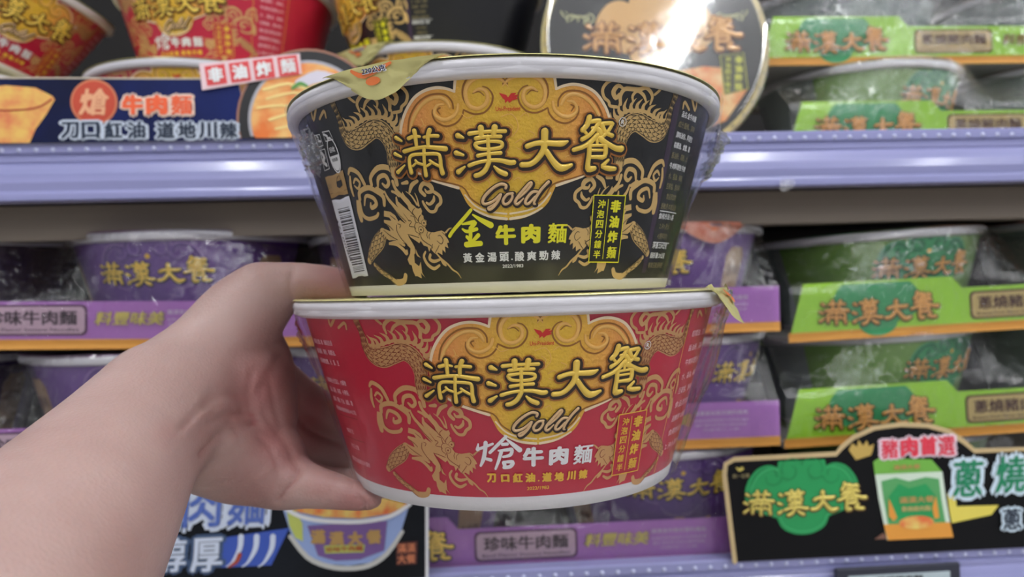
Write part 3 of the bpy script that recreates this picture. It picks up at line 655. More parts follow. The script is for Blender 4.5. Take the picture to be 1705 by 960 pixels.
# rail sundries
mb = MB()
q = [atY(1300, 310, YR - .004), atY(1305, 322, YR - .004), atY(1300, 330, YR - .005), atY(1318, 314, YR - .004)]
c0 = sum(q, Vector()) / 4
vs = []
for i in range(9):
    for j in range(5):
        u, v = i / 8, j / 4
        vs.append((-.003 + .009 * u, -.002 + .0012 * noise.noise(Vector((i * .9, j * .8, 2))), .004 - .008 * v * (1 - .6 * abs(u - .3))))
mb.add(vs, [(i * 5 + j, i * 5 + j + 1, (i + 1) * 5 + j + 1, (i + 1) * 5 + j) for i in range(8) for j in range(4)], film_mat('torn_film', 1.6, .2, 1, 300, .25))
o = mb.build('torn_tape', None, True); o.location = Vector((c0.x, YR - .0035, ZU - .0352)); tag(o, 'scrap of clear torn tape hanging under the upper price rail', 'tape')
# price tag on the lower rail
t0 = atY(1492, 970, YR - .004)
root = empty('price_tag', Vector((t0.x, YR - .0035, ZL - .0185)), 'dark framed electronic price tag clipped to the lower rail', 'price tag')
mb = MB(); mb.extrude([(-.004, -.012), (0, -.012), (0, .010), (-.002, .0115), (-.004, .0105)], -.040, .040, mat('tag_frame', (44, 46, 60), .4)); mb.build('frame', root)
mb = MB(); mb.box(-.033, .033, -.0046, -.0040, -.010, .0066, mat('tag_screen', (176, 190, 196), .3)); sc = mb.build('screen', root)
mb = MB(); pl = Plane()
text(mb, Xf(pl, 1), '蔥燒豬肉麵', 0, .0040, .0032, BLACKP, .0050, .02, width=.030); mb.build('lettering', root)

# ------------------------------------------------------------------ shelf bowls
PURPLE = mat('purple_print', (112, 74, 150), .35, coat=.3); DPURPLE = mat('dark_plum_print', (46, 34, 56), .3, coat=.3)
GREEN = mat('leaf_green_print', (118, 160, 76), .35, coat=.3); GREYG = mat('grey_green_print', (138, 150, 148), .4, coat=.2)
PANEL = mat('tan_panel_print', (176, 142, 112), .45)
def shelf_label(style):
    out = {}
    pal, main, side = (EMB_PURPLE, PURPLE, DPURPLE) if style == 'purple' else (EMB_GREEN, GREEN, GREYG)
    mb = MB(); band(mb, side, seg=96); band(mb, main, a0=radians(-76), a1=radians(76), off=.0002, seg=48)
    if style == 'purple':
        band(mb, mat('aubergine_band', (70, 44, 100), .35), a0=radians(-56), a1=radians(-76), off=.0003, seg=8)
    out['label'] = mb.mesh(style + '_label', True)
    mb = MB(); sf = Xf(CN, 1.0, dy=0, cy=0); emblem(mb, sf, pal, False)
    fill(mb, sf, circle(0, .0555, .0016, 10), GOLDP, .0008, grid=0)
    out['emblem'] = mb.mesh(style + '_emb', False, True)
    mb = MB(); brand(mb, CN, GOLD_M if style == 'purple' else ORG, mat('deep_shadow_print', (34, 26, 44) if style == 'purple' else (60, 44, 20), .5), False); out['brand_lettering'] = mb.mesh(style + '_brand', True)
    mb = MB()
    if style == 'purple':
        fill(mb, CN, [(-.028, .0170), (.028, .0170), (.026, .0215), (0, .0235), (-.026, .0215)], mat('ochre_print', (186, 148, 88), .4), .0005)
        fill(mb, CN, [(-.022, .0065), (.022, .0065), (.022, .0165), (-.022, .0165)], PANEL, .0005)
        text(mb, CN, '珍味牛肉麵', 0, .0115, .0065, mat('plum_groove', (62, 38, 96)), .0008, .03, width=.038)
        out['flavour_lettering'] = mb.mesh(style + '_fl')
        for sx in (-1, 1): # side panel further round the cup
            mb = MB()
            x0 = sx * radians(58) * RM
            fill(mb, CN, [(x0 - .009, .008), (x0 + .009, .008), (x0 + .010, .050), (x0 + .006, .056), (x0 - .006, .056), (x0 - .010, .050)], PANEL, .0005)
            text(mb, CN, '珍味', x0, .040, .008, mat('brown_panel_print', (120, 84, 70)), .0008, .02); text(mb, CN, '牛肉麵', x0, .020, .005, mat('brown_panel_print', (120, 84, 70)), .0008, .02)
            out['side_panel' if sx < 0 else 'side_panel.001'] = mb.mesh('purple_side')
    else:
        fill(mb, CN, [(-.022, .0065), (.022, .0065), (.022, .0165), (-.022, .0165)], mat('ochre_print', (186, 148, 88), .4), .0005)
        text(mb, CN, '蔥燒豬肉麵', 0, .0115, .0065, BROWN_M, .0008, .03, width=.038)
        x0 = radians(-52) * RM
        fill(mb, CN, circle(x0 + .010, .030, .004, 12, .004), mat('lilac_spot_print', (170, 150, 160), .4), .0005, grid=0)
    if style != 'purple': out['flavour_lettering'] = mb.mesh(style + '_fl')
    mb = MB(); gp = mat('faint_small_print', (150, 156, 158) if style != 'purple' else (110, 98, 124), .5)
    for c_ in (-132, 132, 180):
        for k in range(9): text(mb, CN, INFO_L[k][:8], radians(c_) * RM, .056 - k * .0052, .0024, gp, .0003, 0, width=.030, res=1)
    out['ingredient_notes'] = mb.mesh(style + '_notes'); return out
HL['purple'] = shelf_label('purple'); HL['green'] = shelf_label('green')
LIDP = lid_mesh('lid_p', mat('magenta_lid_foil', (150, 60, 150), .3, .4, rgb2=(196, 190, 200), nscale=14))
LIDG = lid_mesh('lid_g', mat('green_red_lid_foil', (70, 150, 110), .3, .4, rgb2=(206, 120, 90), nscale=9))
def far(i):
    """bowl meshes kept without the pull tab"""
    return {'lid': i}
PT = {'purple': {'lid': LIDP}, 'green': {'lid': LIDG}, 'red': {}, 'black': {}}
BS = .985
TABC = tab_mesh('tab_c', 0, FOIL, TAB_ART, drop=.012, half=radians(19)); TABR = tab_mesh('tab_d', 0, mat('red_orange_foil', (214, 120, 92), .35, .2, rgb2=(226, 170, 150), nscale=120), TAB_ART, drop=.014, half=radians(26))
def place(kind, px, z, Y, rot, lab, group, tilt=None, wrap=None, tab=None, ta=0):
    x = atY(px, 480, Y).x
    mw = Matrix.Translation(Vector((x, Y, z + .0005)))
    if tilt: mw = mw @ tilt
    mw = mw @ Matrix.Rotation(radians(rot), 4, 'Z') @ Matrix.Scale(BS, 4)
    k = HL[kind]
    if kind in ('red', 'black'): k = {a: b for a, b in k.items() if a not in ('barcode', 'recycling_marks')} if False else k
    r = make_bowl('noodle_bowl', mw, lab, 'noodle bowl', group, k, PT[kind])
    if tab:
        o = link('pull_tab', tab, [c for c in r.children if c.name.startswith('lid')][0]); o.rotation_euler.z = radians(ta - rot)
    return r
tg_ = Matrix.Rotation(radians(-2.5), 4, 'Y')
YB = .560
PZ = [DL + .0012, DL + .0012 + .0745, DL + .0012 + 2 * .0745]
GP = 'purple beef noodle bowls on the lower shelf'
GG = 'green pork noodle bowls on the lower shelf'
GU = 'green pork noodle bowls on the upper shelf'
# top row, purple
place('purple', -48, PZ[2] + .004, YB, -100, 'purple bowl at the left frame edge, only its dark grey back showing', GP)
place('purple', 336, PZ[2] + .003, YB, -4, 'purple bowl with large gold characters, top row directly above the forearm', GP)
place('purple', 712, PZ[2], YB, 10, 'purple bowl hidden behind the black held bowl, its left edge showing beside the thumb', GP)
place('purple', 1077, PZ[2], YB, -20, 'purple bowl with a tan side panel, top row right of the held bowls', GP, tab=TABR, ta=18)
place('purple', -146, PZ[1], YB, 140, 'purple bowl turned dark side out at the left edge, middle row above the arm', GP)
place('purple', 258, PZ[1], YB, 15, 'purple bowl with a pale rim peeking above the forearm, middle row', GP)
place('purple', 640, PZ[1], YB, -5, 'purple bowl glimpsed between the thumb and fingers, middle row', GP)
place('purple', 1078, PZ[1], YB, 48, 'purple bowl right of the red held bowl, middle row, two gold characters showing', GP)
place('purple', 700, PZ[0], YB, -30, 'purple bowl under the red held bowl, bottom row, left one', GP)
place('purple', 1066, PZ[0], YB, 5, 'purple bowl behind the bottom tray, next to the black pork noodle card', GP)
# green stacks
GZ = [DL + .0012, DL + .0012 + .0715, DL + .0012 + .1430]
YG = .572
place('green', 1440, GZ[2], YG, 4, 'green bowl with orange characters, top row on the lower shelf', GG, tg_)
place('green', 1818, GZ[2] + .006, YG, 120, 'green bowl at the right frame edge, top row, grey side facing out', GG, tab=TABR, ta=-48)
place('green', 1424, GZ[1], YG, 24, 'green bowl turned to the right, second row behind the lower green tray', GG, tg_)
place('green', 1800, GZ[1] + .006, YG, 125, 'green bowl at the right frame edge, second row, grey side facing out', GG)
place('green', 1440, GZ[0], YG, 0, 'green bowl behind the black pork noodle card, bottom row', GG)
YG2 = .640
GUZ = [DU + .0055, DU + .0055 + .0725]
place('green', 1430, GUZ[0], YG2, 26, 'green bowl low on the upper shelf, right of the upright lid', GU)
place('green', 1745, GUZ[0], YG2, 130, 'green bowl low on the upper shelf at the right frame edge', GU)
place('green', 1400, GUZ[1], YG2 + .02, 150, 'green bowl at the top frame edge with its grey back outward', GU)
place('green', 1720, GUZ[1], YG2 + .02, 140, 'green bowl in the top right frame corner', GU)
# upper shelf, red and black
GR = 'red and black noodle bowls on the upper shelf'
place('red', -75, DU + .001, .606, 0, 'red bowl low at the left, only its lid rim above the blue card', GR)
place('red', 350, DU + .001, .606, 5, 'red bowl standing behind the blue noodle card, its pale rim showing', GR)
place('red', 396, DU + .001 + .0715, .616, -15, 'red bowl near the upper left, stacked right of the leaning red bowl', GR)
tl = Matrix.Rotation(radians(24), 4, 'Y')

place('red', -50, DU + .001 + .099, .604, 52, 'red bowl in the top left corner, leaning to the right', GR, tl)
place('black', 735, DU + .001, .577, -10, 'black bowl standing behind the black held bowl, its gold lid edge showing', GR, tab=TABC, ta=-34)
place('black', 742, DU + .001 + .0715, .600, -62, 'black bowl at the top, gold dragon turned outward, left of the upright lid', GR)
# ------------------------------------------------------------------ card trays holding the bowls
WOOD = mat('orange_wood_print', (206, 140, 56), .5, rgb2=(224, 162, 78), nscale=60, stretch=(.15, 1, 6))
TRP = mat('tray_violet', (166, 104, 184), .4, coat=.3); TRG = mat('tray_lime', (158, 212, 56), .4, coat=.3); CARDB = mat('grey_card', (150, 148, 146), .7)
PLQ = {'purple': (mat('plaque_frame_plum', (84, 40, 78), .45), mat('plaque_lilac', (190, 160, 178), .45), mat('plaque_ink', (52, 26, 44), .5)),
       'green': (mat('plaque_frame_brown', (96, 66, 30), .45), mat('plaque_sand', (196, 172, 112), .45), mat('plaque_ink_brown', (74, 34, 18), .5))}
TL_ = .345
def tray_meshes(style):
    out = {}; m = TRP if style == 'purple' else TRG; pl = Plane(); dark, pan, ink = PLQ[style]
    hh, sh, ob = .0375, .0295, .0062
    w = TL_
    if style == 'purple': edge = [(0, 0), (w, 0), (w, sh), (.164, sh), (.157, hh), (.0, hh)]
    else: edge = [(0, 0), (w, 0), (w, sh), (.122, sh + .001), (.115, hh + .001), (.012, hh + .001)]
    mb = MB(); vs = [(x, 0, z) for x, z in edge] + [(x, .0008, z) for x, z in edge]; n = len(edge)
    mb.add(vs, [tuple(range(n)), tuple(range(n, 2 * n))[::-1]] + [(i, i + n, (i + 1) % n + n, (i + 1) % n) for i in range(n)], m)
    out['front_panel'] = mb.mesh(style + '_front')
    mb = MB(); mb.box(0, w, .0008, .165, 0, .0012, CARDB); mb.box(0, .0008, .0008, .165, .0012, .003, CARDB); mb.box(w - .0008, w, .0008, .165, .0012, .003, CARDB); mb.box(0, w, .1642, .165, .0012, .02, CARDB); out['base_panel'] = mb.mesh(style + '_base')
    mb = MB(); mb.box(0, w, -.0003, 0, .0, ob, WOOD); out['orange_band'] = mb.mesh(style + '_band')
    mb = MB(); k = .90; lc = .118 if style == 'purple' else .062; sd = .044 if style == 'purple' else 0
    clip = [(x, z) for x, z in [((a) * k + lc, (b - .0662) * k + .0402) for a, b in EMB]]
    clip = [(a, min(b, hh - .0006)) for a, b in clip]; cl = []
    for p in clip:
        if not cl or (p[0] - cl[-1][0]) ** 2 + (p[1] - cl[-1][1]) ** 2 > 1e-9: cl.append(p)
    pal = EMB_PURPLE if style == 'purple' else EMB_GREEN
    fill(mb, pl, cl, pal[0], .0006, grid=0, uv=True)
    for cx, s in ((lc - .021, 1), (lc - .009, -1), (lc + .009, 1), (lc + .021, -1)):
        sp = [(cx + s * (.0042 - .0006 * t) * cos(t * 1.0) * .8, .0315 + (.0042 - .0006 * t) * sin(t * 1.0) * .8, .0007) for t in range(0, 7)]
        stroke(mb, pl, sp, pal[1], .0008, n=3)
    stroke(mb, pl, [(lc + (a) * k * .93, max((b - .0662) * k * .95 + .0388, .001), .0010) for a, b in EMB[len(hp) - 8:len(hp) + 8]], pal[1], .0008, n=1)
    out['emblem'] = mb.mesh(style + '_tray_emb', False, True)
    mb = MB(); bsf = Xf(pl, 1.12, dx=lc, dy=.0180, cy=.0445)
    brand(mb, bsf, GOLD_M if style == 'purple' else ORG, mat('deep_shadow_print' if style == 'purple' else 'umber_shadow_print', (84, 56, 20), .5), False, lift=.0003); out['brand_lettering'] = mb.mesh(style + '_tray_brand', True)
    mb = MB(); x0, x1 = (.174, .240) if style == 'purple' else (.127, .192)
    def rr(a, b, c, d, r): return [(a + r, b), (c - r, b), (c - r * .3, b + r * .3), (c, b + r), (c, d - r), (c - r * .3, d - r * .3), (c - r, d), (a + r, d), (a + r * .3, d - r * .3), (a, d - r), (a, b + r), (a + r * .3, b + r * .3)]
    fill(mb, pl, rr(x0, .0085, x1, .0275, .003), dark, .0004, grid=0); fill(mb, pl, rr(x0 + .0014, .0098, x1 - .0014, .0262, .0026), pan, .0006, grid=0)
    text(mb, pl, '珍味牛肉麵' if style == 'purple' else '蔥燒豬肉麵', (x0 + x1) / 2, .0195, .0090, ink, .0009, .04, width=.054)
    text(mb, pl, 'Beef Flavor Instant Noodles' if style == 'purple' else 'Braised Pork Flavor Instant Noodles', (x0 + x1) / 2, .0122, .0020, ink, .0009, 0, width=.056)
    out['plaque'] = mb.mesh(style + '_plaque')
    mb = MB(); gi = mat('straw_script', (206, 190, 96), .4) if style == 'purple' else mat('bronze_script', (150, 130, 50), .4)
    text(mb, pl, '料豐味美', .2215 + sd, .019, .0085, mat('deep_shadow_print', (34, 26, 44)), .0005, .05, width=.043, shear=.2); text(mb, pl, '料豐味美', .2215 + sd, .019, .0085, gi, .0009, .03, width=.042, shear=.2)
    fm = mat('pale_small_print', (200, 180, 206) if style == 'purple' else (110, 130, 60), .5)
    text(mb, pl, '嚴選食材真材實料風味', .262 + sd, .0228, .0030, fm, .0006, .02, width=.036)
    text(mb, pl, '本產品使用新鮮牛肉熬製高湯', .262 + sd, .0180, .0020, fm, .0006, .0, width=.036); text(mb, pl, '圖片僅供參考請以實物為準', .262 + sd, .0150, .0020, fm, .0006, .0, width=.034); text(mb, pl, '內容物三入裝', .262 + sd, .0120, .0020, fm, .0006, .0, width=.024)
    out['slogan_lettering'] = mb.mesh(style + '_slogan')
    return out
def tray_wrap(name, cs, hh):
    """clear wrap from the tray front up over the bowl rims; cs: bowl centres (x, y) in tray space"""
    mb = MB(); w = TL_; nu, nv = 140, 16; vs = []; R = .0868
    for i in range(nu + 1):
        x = .001 + (w - .002) * i / nu; yt = .040
        for cx, cy in cs:
            if abs(x - cx) < R: yt = min(yt, cy - sqrt(R * R - (x - cx) ** 2))
        yt = max(yt - .0020, -.0030)
        for j in range(nv + 1):
            t = j / nv; z = .006 + (.0735 - .006 - .25 * max(yt, 0)) * t
            y = -.0026 if z < hh else -.0026 + (yt + .0026) * ((z - hh) / (.0735 - hh)) ** .8 if z < .0735 else yt
            nn = .0012 * abs(noise.noise(Vector((x * 70, t * 5, len(name))))) + .0010 * abs(noise.noise(Vector((x * 190, t * 9 + x * 40, 4))))
            vs.append((x, y - nn, z))
        vs.append((x, yt + .03, .0738 - .25 * max(yt, 0)))
    q = nv + 2
    mb.add(vs, [(i * q + j, (i + 1) * q + j, (i + 1) * q + j + 1, i * q + j + 1) for i in range(nu) for j in range(q - 1)], FILMW)
    return mb.mesh(name, True)
TR = {'purple': tray_meshes('purple'), 'green': tray_meshes('green')}
BOWLS = [o for o in C.objects if o.name.startswith('noodle_bowl')]
def tray(style, x, y, z, lab, group, ry=0):
    root = empty('display_tray', Matrix.Translation(Vector((x, y, z))) @ Matrix.Rotation(radians(-ry), 4, 'Y'), lab, 'tray', group)
    fp = None; inv = Matrix.Translation(Vector((-x, -y, -z)))
    cs = [tuple((inv @ b.location)[:2]) for b in BOWLS if abs(b.location.z - z) < .02 and abs(b.location.y - y - .09) < .03]
    link('clear_wrap', tray_wrap('wrap_' + style, cs, .030 if style == 'purple' else .036), root)
    for k, me in TR[style].items():
        if k in ('front_panel', 'base_panel', 'clear_wrap'):
            o = link(k, me, root); fp = o if k == 'front_panel' else fp
        else: link(k, me, fp)
    return root
def xr(px, y): return atY(px, 480, y).x
TY = YB - .0865 - .0022
tg = 'purple beef noodle trays'; gg = 'green pork noodle trays'
h = .0012
tray('purple', xr(432, TY) - TL_, TY, PZ[2] + .0075, 'purple tray along the left, top row above the forearm', tg, -1.5)
tray('purple', xr(1297, TY) - TL_, TY, PZ[2] - h, 'purple tray in the top row, its right end beside the held bowls', tg)
tray('purple', xr(430, TY) - TL_, TY, PZ[1] - h, 'purple tray mostly behind the forearm, middle row at the left edge', tg)
tray('purple', xr(1292, TY) - TL_, TY, PZ[1] - h, 'purple tray in the middle row, its end right of the red bowl', tg)
tray('purple', xr(1217, TY) - TL_, TY, PZ[0] - h, 'purple tray on the shelf below the red bowl, bottom row', tg)
GY = YG - .0865 - .0022
tray('green', xr(1311, GY), GY, GZ[2] - h - .003, 'lime green tray in the top row of the lower shelf, right side', gg, 1.5)
tray('green', xr(1299, GY), GY, GZ[1] - h - .002, 'lime green tray just above the black pork noodle card', gg, 1.5)
tray('green', xr(1320, GY), GY, GZ[0] - h, 'lime green tray hidden behind the black pork noodle card', gg)
GY2 = YG2 - .0865 - .0022
tray('green', xr(1318, GY2), GY2, GUZ[0] - h, 'lime green tray standing low on the upper shelf behind the rail', gg)
tray('green', xr(1275, GY2 + .02), GY2 + .02, GUZ[1] - h, 'lime green tray at the top right, stacked above another green tray', gg)

# ------------------------------------------------------------------ upright bowl with its printed lid facing out
cpt = atY(1092, 50, .548)
LZ = DU + .0872
up = Matrix.Translation(Vector((cpt.x, .548, LZ))) @ Matrix.Rotation(radians(-4), 4, 'X') @ Matrix.Rotation(radians(90), 4, 'X') 
# local +z points to the camera; lid plane at z = 0
upb = up @ Matrix.Translation(Vector((0, 0, -.072)))
root = make_bowl('noodle_bowl', upb, 'black bowl standing on edge, printed lid with gold border facing the shopper', 'noodle bowl', None, HL['black'], {})
lid = [c for c in root.children if c.name.startswith('lid')][0]
class Disc:
    def map(s, x, y, off): return (x, y, .0722 + off)
DS = Disc()
mb = MB()
fill(mb, DS, circle(0, 0, .0862, 64), mat('gold_lid_border', (196, 176, 112), .25, .5), .0, grid=0)
fill(mb, DS, circle(0, 0, .0822, 64), mat('black_lid_print', (28, 30, 36), .2, coat=.6), .0002, grid=0)
k = 1.35
fill(mb, DS, [(a * k, (b - .038) * k - .002) for a, b in EMB], mat('lid_emblem_gold', (222, 176, 110), .25, coat=.6), .0004, grid=0)
fill(mb, DS, [(-.060, -.030), (-.035, -.014), (.0, -.024), (.035, -.018), (.060, -.020), (.068, -.036), (.05, -.06), (0, -.078), (-.045, -.062)], mat('noodle_photo_print', (232, 120, 50), .25, coat=.6, rgb2=(244, 214, 150), nscale=70), .0005, grid=0)
lm = mat('lid_letters', (226, 176, 116), .25, .2, coat=.6); ld = mat('lid_letter_shadow', (120, 66, 30), .3)
bsf = Xf(DS, 1.62, dx=.004, dy=.004, cy=.0445)
brand(mb, bsf, lm, ld, False)
for s_ in (-1, 1):
    for st in [q for q in CLOUD[:8] if max((abs(a) * 1.1 + .015) ** 2 + ((b - .045) * 1.1) ** 2 for a, b, c in q) < .076 ** 2]: stroke(mb, Xf(DS, 1.1, dx=s_ * .015, dy=.0, cy=.045), mir(st) if s_ > 0 else st, mat('pale_lid_clouds', (176, 176, 130), .3, coat=.5), .0004, n=3)
q = [(.050, -.040), (.068, -.036), (.066, -.008), (.048, -.010)]
fill(mb, DS, q, mat('lid_badge_olive', (60, 64, 20), .3), .0008, grid=0)
stroke(mb, DS, [(a, b, .0006) for a, b in q], mat('lid_badge_line', (206, 206, 70), .3), .0010, n=1, closed=True)
for i, s in enumerate('非油炸麵'): text(mb, DS, s, .0622 - i * .0005, -.0135 - i * .0068, .0058, mat('lid_badge_line', (206, 206, 70)), .0010, .05)
for i, s in enumerate('沖泡四分鐘半'): text(mb, DS, s, .0540 - i * .0003, -.0130 - i * .0048, .0040, mat('lid_badge_line', (206, 206, 70)), .0010, .03)
for i in range(44):
    a = 2 * pi * i / 44; fill(mb, DS, [(x, y) for x, y in circle(.0842 * cos(a), .0842 * sin(a), .0010, 8)], BLACKP, .0006, grid=0)
mb.build('lid_print', lid)
mb = MB(); mb.lathe([(0, .0002), (.04, .0006), (.08, .0002), (.086, -.0006), (.0885, -.004)], film_mat('taut_clear_wrap', 1.8, .06, .08, 24, .05), 96)
o = mb.build('clear_wrap', root, True); o.location.z = .0735
# film bulge on the bottom right of the upright bowl is part of its wrap
# ------------------------------------------------------------------ printed display cards
WHC = mat('white_card_edge', (226, 226, 230), .45)
def card(name, pts, Y, th, m, border=None, bw=.0022, lab='', zbase=None):
    """pts: outline read off the photograph on the vertical plane Y"""
    w = [atY(x, y, Y) for x, y in pts]; ox = min(p.x for p in w); oz = zbase if zbase is not None else min(p.z for p in w)
    root = empty(name, Vector((ox, Y, oz)), lab, 'display card')
    pl = Plane(Matrix.Translation(Vector((ox, Y, oz))))
    e = [(p.x - ox, max(p.z - oz, 0)) for p in w]; n = len(e)
    mb = MB(); r = delaunay_2d_cdt([Vector(p) for p in e], [], [list(range(n))], 1, 1e-7)
    fr = [(v.x, 0, v.y) for v in r[0]]; bk = [(v.x, th, v.y) for v in r[0]]
    mb.add(fr, [tuple(f) for f in r[2]], m); mb.add(bk, [tuple(f)[::-1] for f in r[2]], m)
    mb.add([(x, 0, z) for x, z in e] + [(x, th, z) for x, z in e], [(i, i + n, (i + 1) % n + n, (i + 1) % n) for i in range(n)], WHC)
    cb = mb.build('board', root)
    if border:
        mb = MB(); stroke(mb, pl, [(x, z, bw) for x, z in e], border, .0003, n=1, caps=1); mb.build('border', root)
    return root, pl
Y1 = YR - .0035
PX1 = .455 / FPX
def U(pl, s): return [(a, b, c * PX1) for a, b, c in [(*pl.unp(*map(float, q.split()[:2])), float(q.split()[2]) if len(q.split()) > 2 else 0) for q in s.split(',')]]
def UT(mb, pl, s, px, py, hpx, m, wpx=None, off=.0008, bold=.03, rot=0, shear=0):
    a = pl.unp(px, py); text(mb, pl, s, a[0], a[1], hpx * PX1, m, off, bold, width=wpx * PX1 if wpx else None, rot=rot, shear=shear)
# 1: blue-black card, upper left, with the round dish picture
arc = [(515 + 118 * cos(t), 200 - 118 * sin(t)) for t in [pi * (0.90 - k * .9 / 18) for k in range(19)]]
root, pl = card('display_card', [(-70, 250), (-70, 129), (395, 130)] + arc + [(633, 236)], Y1, .0008, mat('midnight_card', (9, 11, 22), .5, spec=.2, rgb2=(20, 34, 96), nscale=9), None, lab='dark blue beef noodle card on the upper rail, with a round dish picture', zbase=ZU - .001)
mb = MB(); stroke(mb, pl, U(pl, '-68 130 2.6,100 130 2.6,250 131 2.6,398 131 2.6'), mat('cream_card_line', (196, 184, 168), .5), .0003); mb.build('top_edge', root)
mb = MB(); fill(mb, pl, [(a, b) for a, b, c in U(pl, "-60 150,10 142,60 146,88 160,92 166,78 190,60 215,50 238,-60 238")][::-1], mat('orange_cup_print', (222, 130, 84), .4, rgb2=(232, 190, 100), nscale=90), .0003, grid=0)
stroke(mb, pl, U(pl, "-50 182 3,10 184 3,60 180 3,86 166 3"), mat('brick_print', (176, 74, 50), .4), .0005)
mb.build('cup_picture', root)
mb = MB(); cx, cy = pl.unp(157, 170); r_ = 37 * PX1
fill(mb, pl, circle(cx, cy, r_, 30), mat('copper_coin_print', (206, 120, 84), .4), .0003, grid=0); fill(mb, pl, circle(cx, cy, r_ * .9, 30), mat('brick_coin_print', (196, 74, 50), .4), .0005, grid=0)
text(mb, pl, '熗', cx, cy, r_ * 1.2, mat('coin_letter', (232, 170, 130), .4), .0008, .03, shear=.15); mb.build('coin_emblem', root)
mb = MB(); o1 = mat('orange_letters', (240, 100, 56), .4); c1 = mat('cream_outline', (240, 208, 190), .4); w1 = mat('cool_white_outline', (196, 206, 222), .4)
for s, x in (('牛', 222), ('肉', 262), ('麵', 303)):
    UT(mb, pl, s, x, 175, 40, c1, 40, .0006, .12); UT(mb, pl, s, x, 175, 32, o1, 33, .0010, .05)
for s, x in zip('刀口紅油道地川辣', (118, 152, 190, 228, 277, 312, 347, 381)):
    UT(mb, pl, s, x, 217, 34, w1, 36, .0006, .12); UT(mb, pl, s, x, 217, 27, mat('navy_ink', (30, 44, 66), .4), 28, .0010, .035)
mb.build('lettering', root)
mb = MB(); cx, cy = pl.unp(515, 200)
for rr_, m_, o_ in ((117, mat('copper_ring_print', (160, 110, 90), .4), .0003), (113, BLACKP, .0005), (98, mat('grey_bowl_print', (172, 170, 180), .4), .0007), (93, mat('broth_print', (230, 120, 50), .35, rgb2=(240, 196, 120), nscale=60), .0009)):
    fill(mb, pl, [(x, max(y, .001)) for x, y in circle(cx, cy, rr_ * PX1, 48) if y > -.002], m_, o_, grid=0)
for q_ in ("440 150 5,480 140 5,520 150 4,560 140 3", "445 165 4,490 155 4,530 165 4", "450 200 5,490 190 5,520 205 4", "460 215 4,500 208 4,540 214 3", "430 180 4,470 176 4,500 182 4"):
    stroke(mb, pl, U(pl, q_), mat('noodle_print', (244, 216, 140), .4), .0012)
stroke(mb, pl, U(pl, "500 140 16,530 128 20,560 132 12"), mat('radish_print', (216, 210, 226), .4), .0011); stroke(mb, pl, U(pl, "488 148 5,500 140 7,512 144 4"), mat('scallion_print', (90, 150, 70), .4), .0014)
mb.build('dish_picture', root)
mb = MB(); q = U(pl, "333 107,500 90,503 124,338 151"); wst = mat('pink_white_sticker', (236, 206, 212), .4)
vs = [(a, -.0016, b) for a, b, c in q] + [(a, -.0010, b) for a, b, c in q]; mb.add(vs, [(3, 2, 1, 0), (4, 5, 6, 7), (0, 1, 5, 4), (1, 2, 6, 5), (2, 3, 7, 6), (3, 0, 4, 7)], wst)
st = mb.build('sticker', root); mb = MB()
rot_ = radians(7)
for s, x, y in zip('非油炸麵', (361, 401, 441, 481), (126, 121, 116, 111)):
    a = pl.unp(x, y); h_ = 16 * PX1
    c_, s_ = cos(rot_), sin(rot_)
    fill(mb, pl, [(a[0] + u * c_ - v * s_, a[1] + u * s_ + v * c_) for u, v in ((-h_, -h_), (h_, -h_), (h_, h_), (-h_, h_))], mat('sticker_red', (222, 70, 74), .4), .0018, grid=0)
    text(mb, pl, s, a[0], a[1], 24 * PX1, WHITE, .0022, .05, rot=rot_)
mb.build('sticker_lettering', st)
# 2: black card lower left
root, pl = card('display_card', [(140, 1000), (140, 818), (711, 806), (711, 1000)], YR - .0035, .0008, mat('black_card_print', (8, 9, 14), .5, spec=.2, rgb2=(22, 26, 34), nscale=14), None, lab='black beef noodle card behind the hand, with a blue bowl picture', zbase=ZL - .001)
mb = MB(); stroke(mb, pl, [(a, b, .0020) for a, b in [pl.unp(711, 806), pl.unp(711, 977)]], WHC, .0004, n=1); mb.build('white_edge', root)
mb = MB(); bl = mat('white_blue_outline', (214, 224, 244), .4); bk = mat('blue_ink', (84, 110, 190), .4)
for s, x, y in (('牛', 268, 846), ('肉', 338, 838), ('麵', 412, 834)):
    UT(mb, pl, s, x, y, 92, bl, 84, .0006, .11, shear=.12); UT(mb, pl, s, x, y, 76, bk, 66, .0012, .015, shear=.12)
for s, x in (('香', 222), ('醇', 285), ('厚', 345)):
    UT(mb, pl, s, x, 922, 66, mat('dusk_blue_glow', (70, 92, 128), .4), 62, .0006, .10, shear=.08); UT(mb, pl, s, x, 922, 57, bl, 53, .0012, .03, shear=.08)
mb.build('lettering', root)
mb = MB(); fill(mb, pl, [(a, b) for a, b, c in U(pl, "372 894,482 878,452 940,366 944")][::-1], mat('royal_blue_print', (60, 90, 186), .4), .0005, grid=0)
for x in (402, 428, 455): stroke(mb, pl, U(pl, "%d 892 9,%d 912 8,%d 934 4,%d 942 2" % (x, x - 2, x - 14, x - 24)), bl, .0008)
stroke(mb, pl, U(pl, "400 922 7,394 934 6,382 942 3"), mat('brick_print', (176, 74, 50)), .0010); mb.build('exclamation_marks', root)
mb = MB(); cx, _ = pl.unp(578, 850)
fill(mb, pl, [(a, b) for a, b, c in U(pl, "470 842,486 892,512 924,545 938,580 941,615 936,645 918,668 884,682 838,620 856,540 858")][::-1], mat('periwinkle_cup', (150, 172, 222), .35, coat=.3), .0005, grid=0)
stroke(mb, pl, U(pl, "484 892 7,512 926 8,545 941 8,580 945 8,615 940 8,645 920 8,670 884 6"), mat('ivory_cup_foot', (200, 200, 196), .4), .0007)
fill(mb, pl, [(a, b) for a, b, c in U(pl, "512 874,645 866,640 915,600 930,560 932,530 924")][::-1], mat('mauve_cup_label', (120, 88, 150), .4), .0008, grid=0)
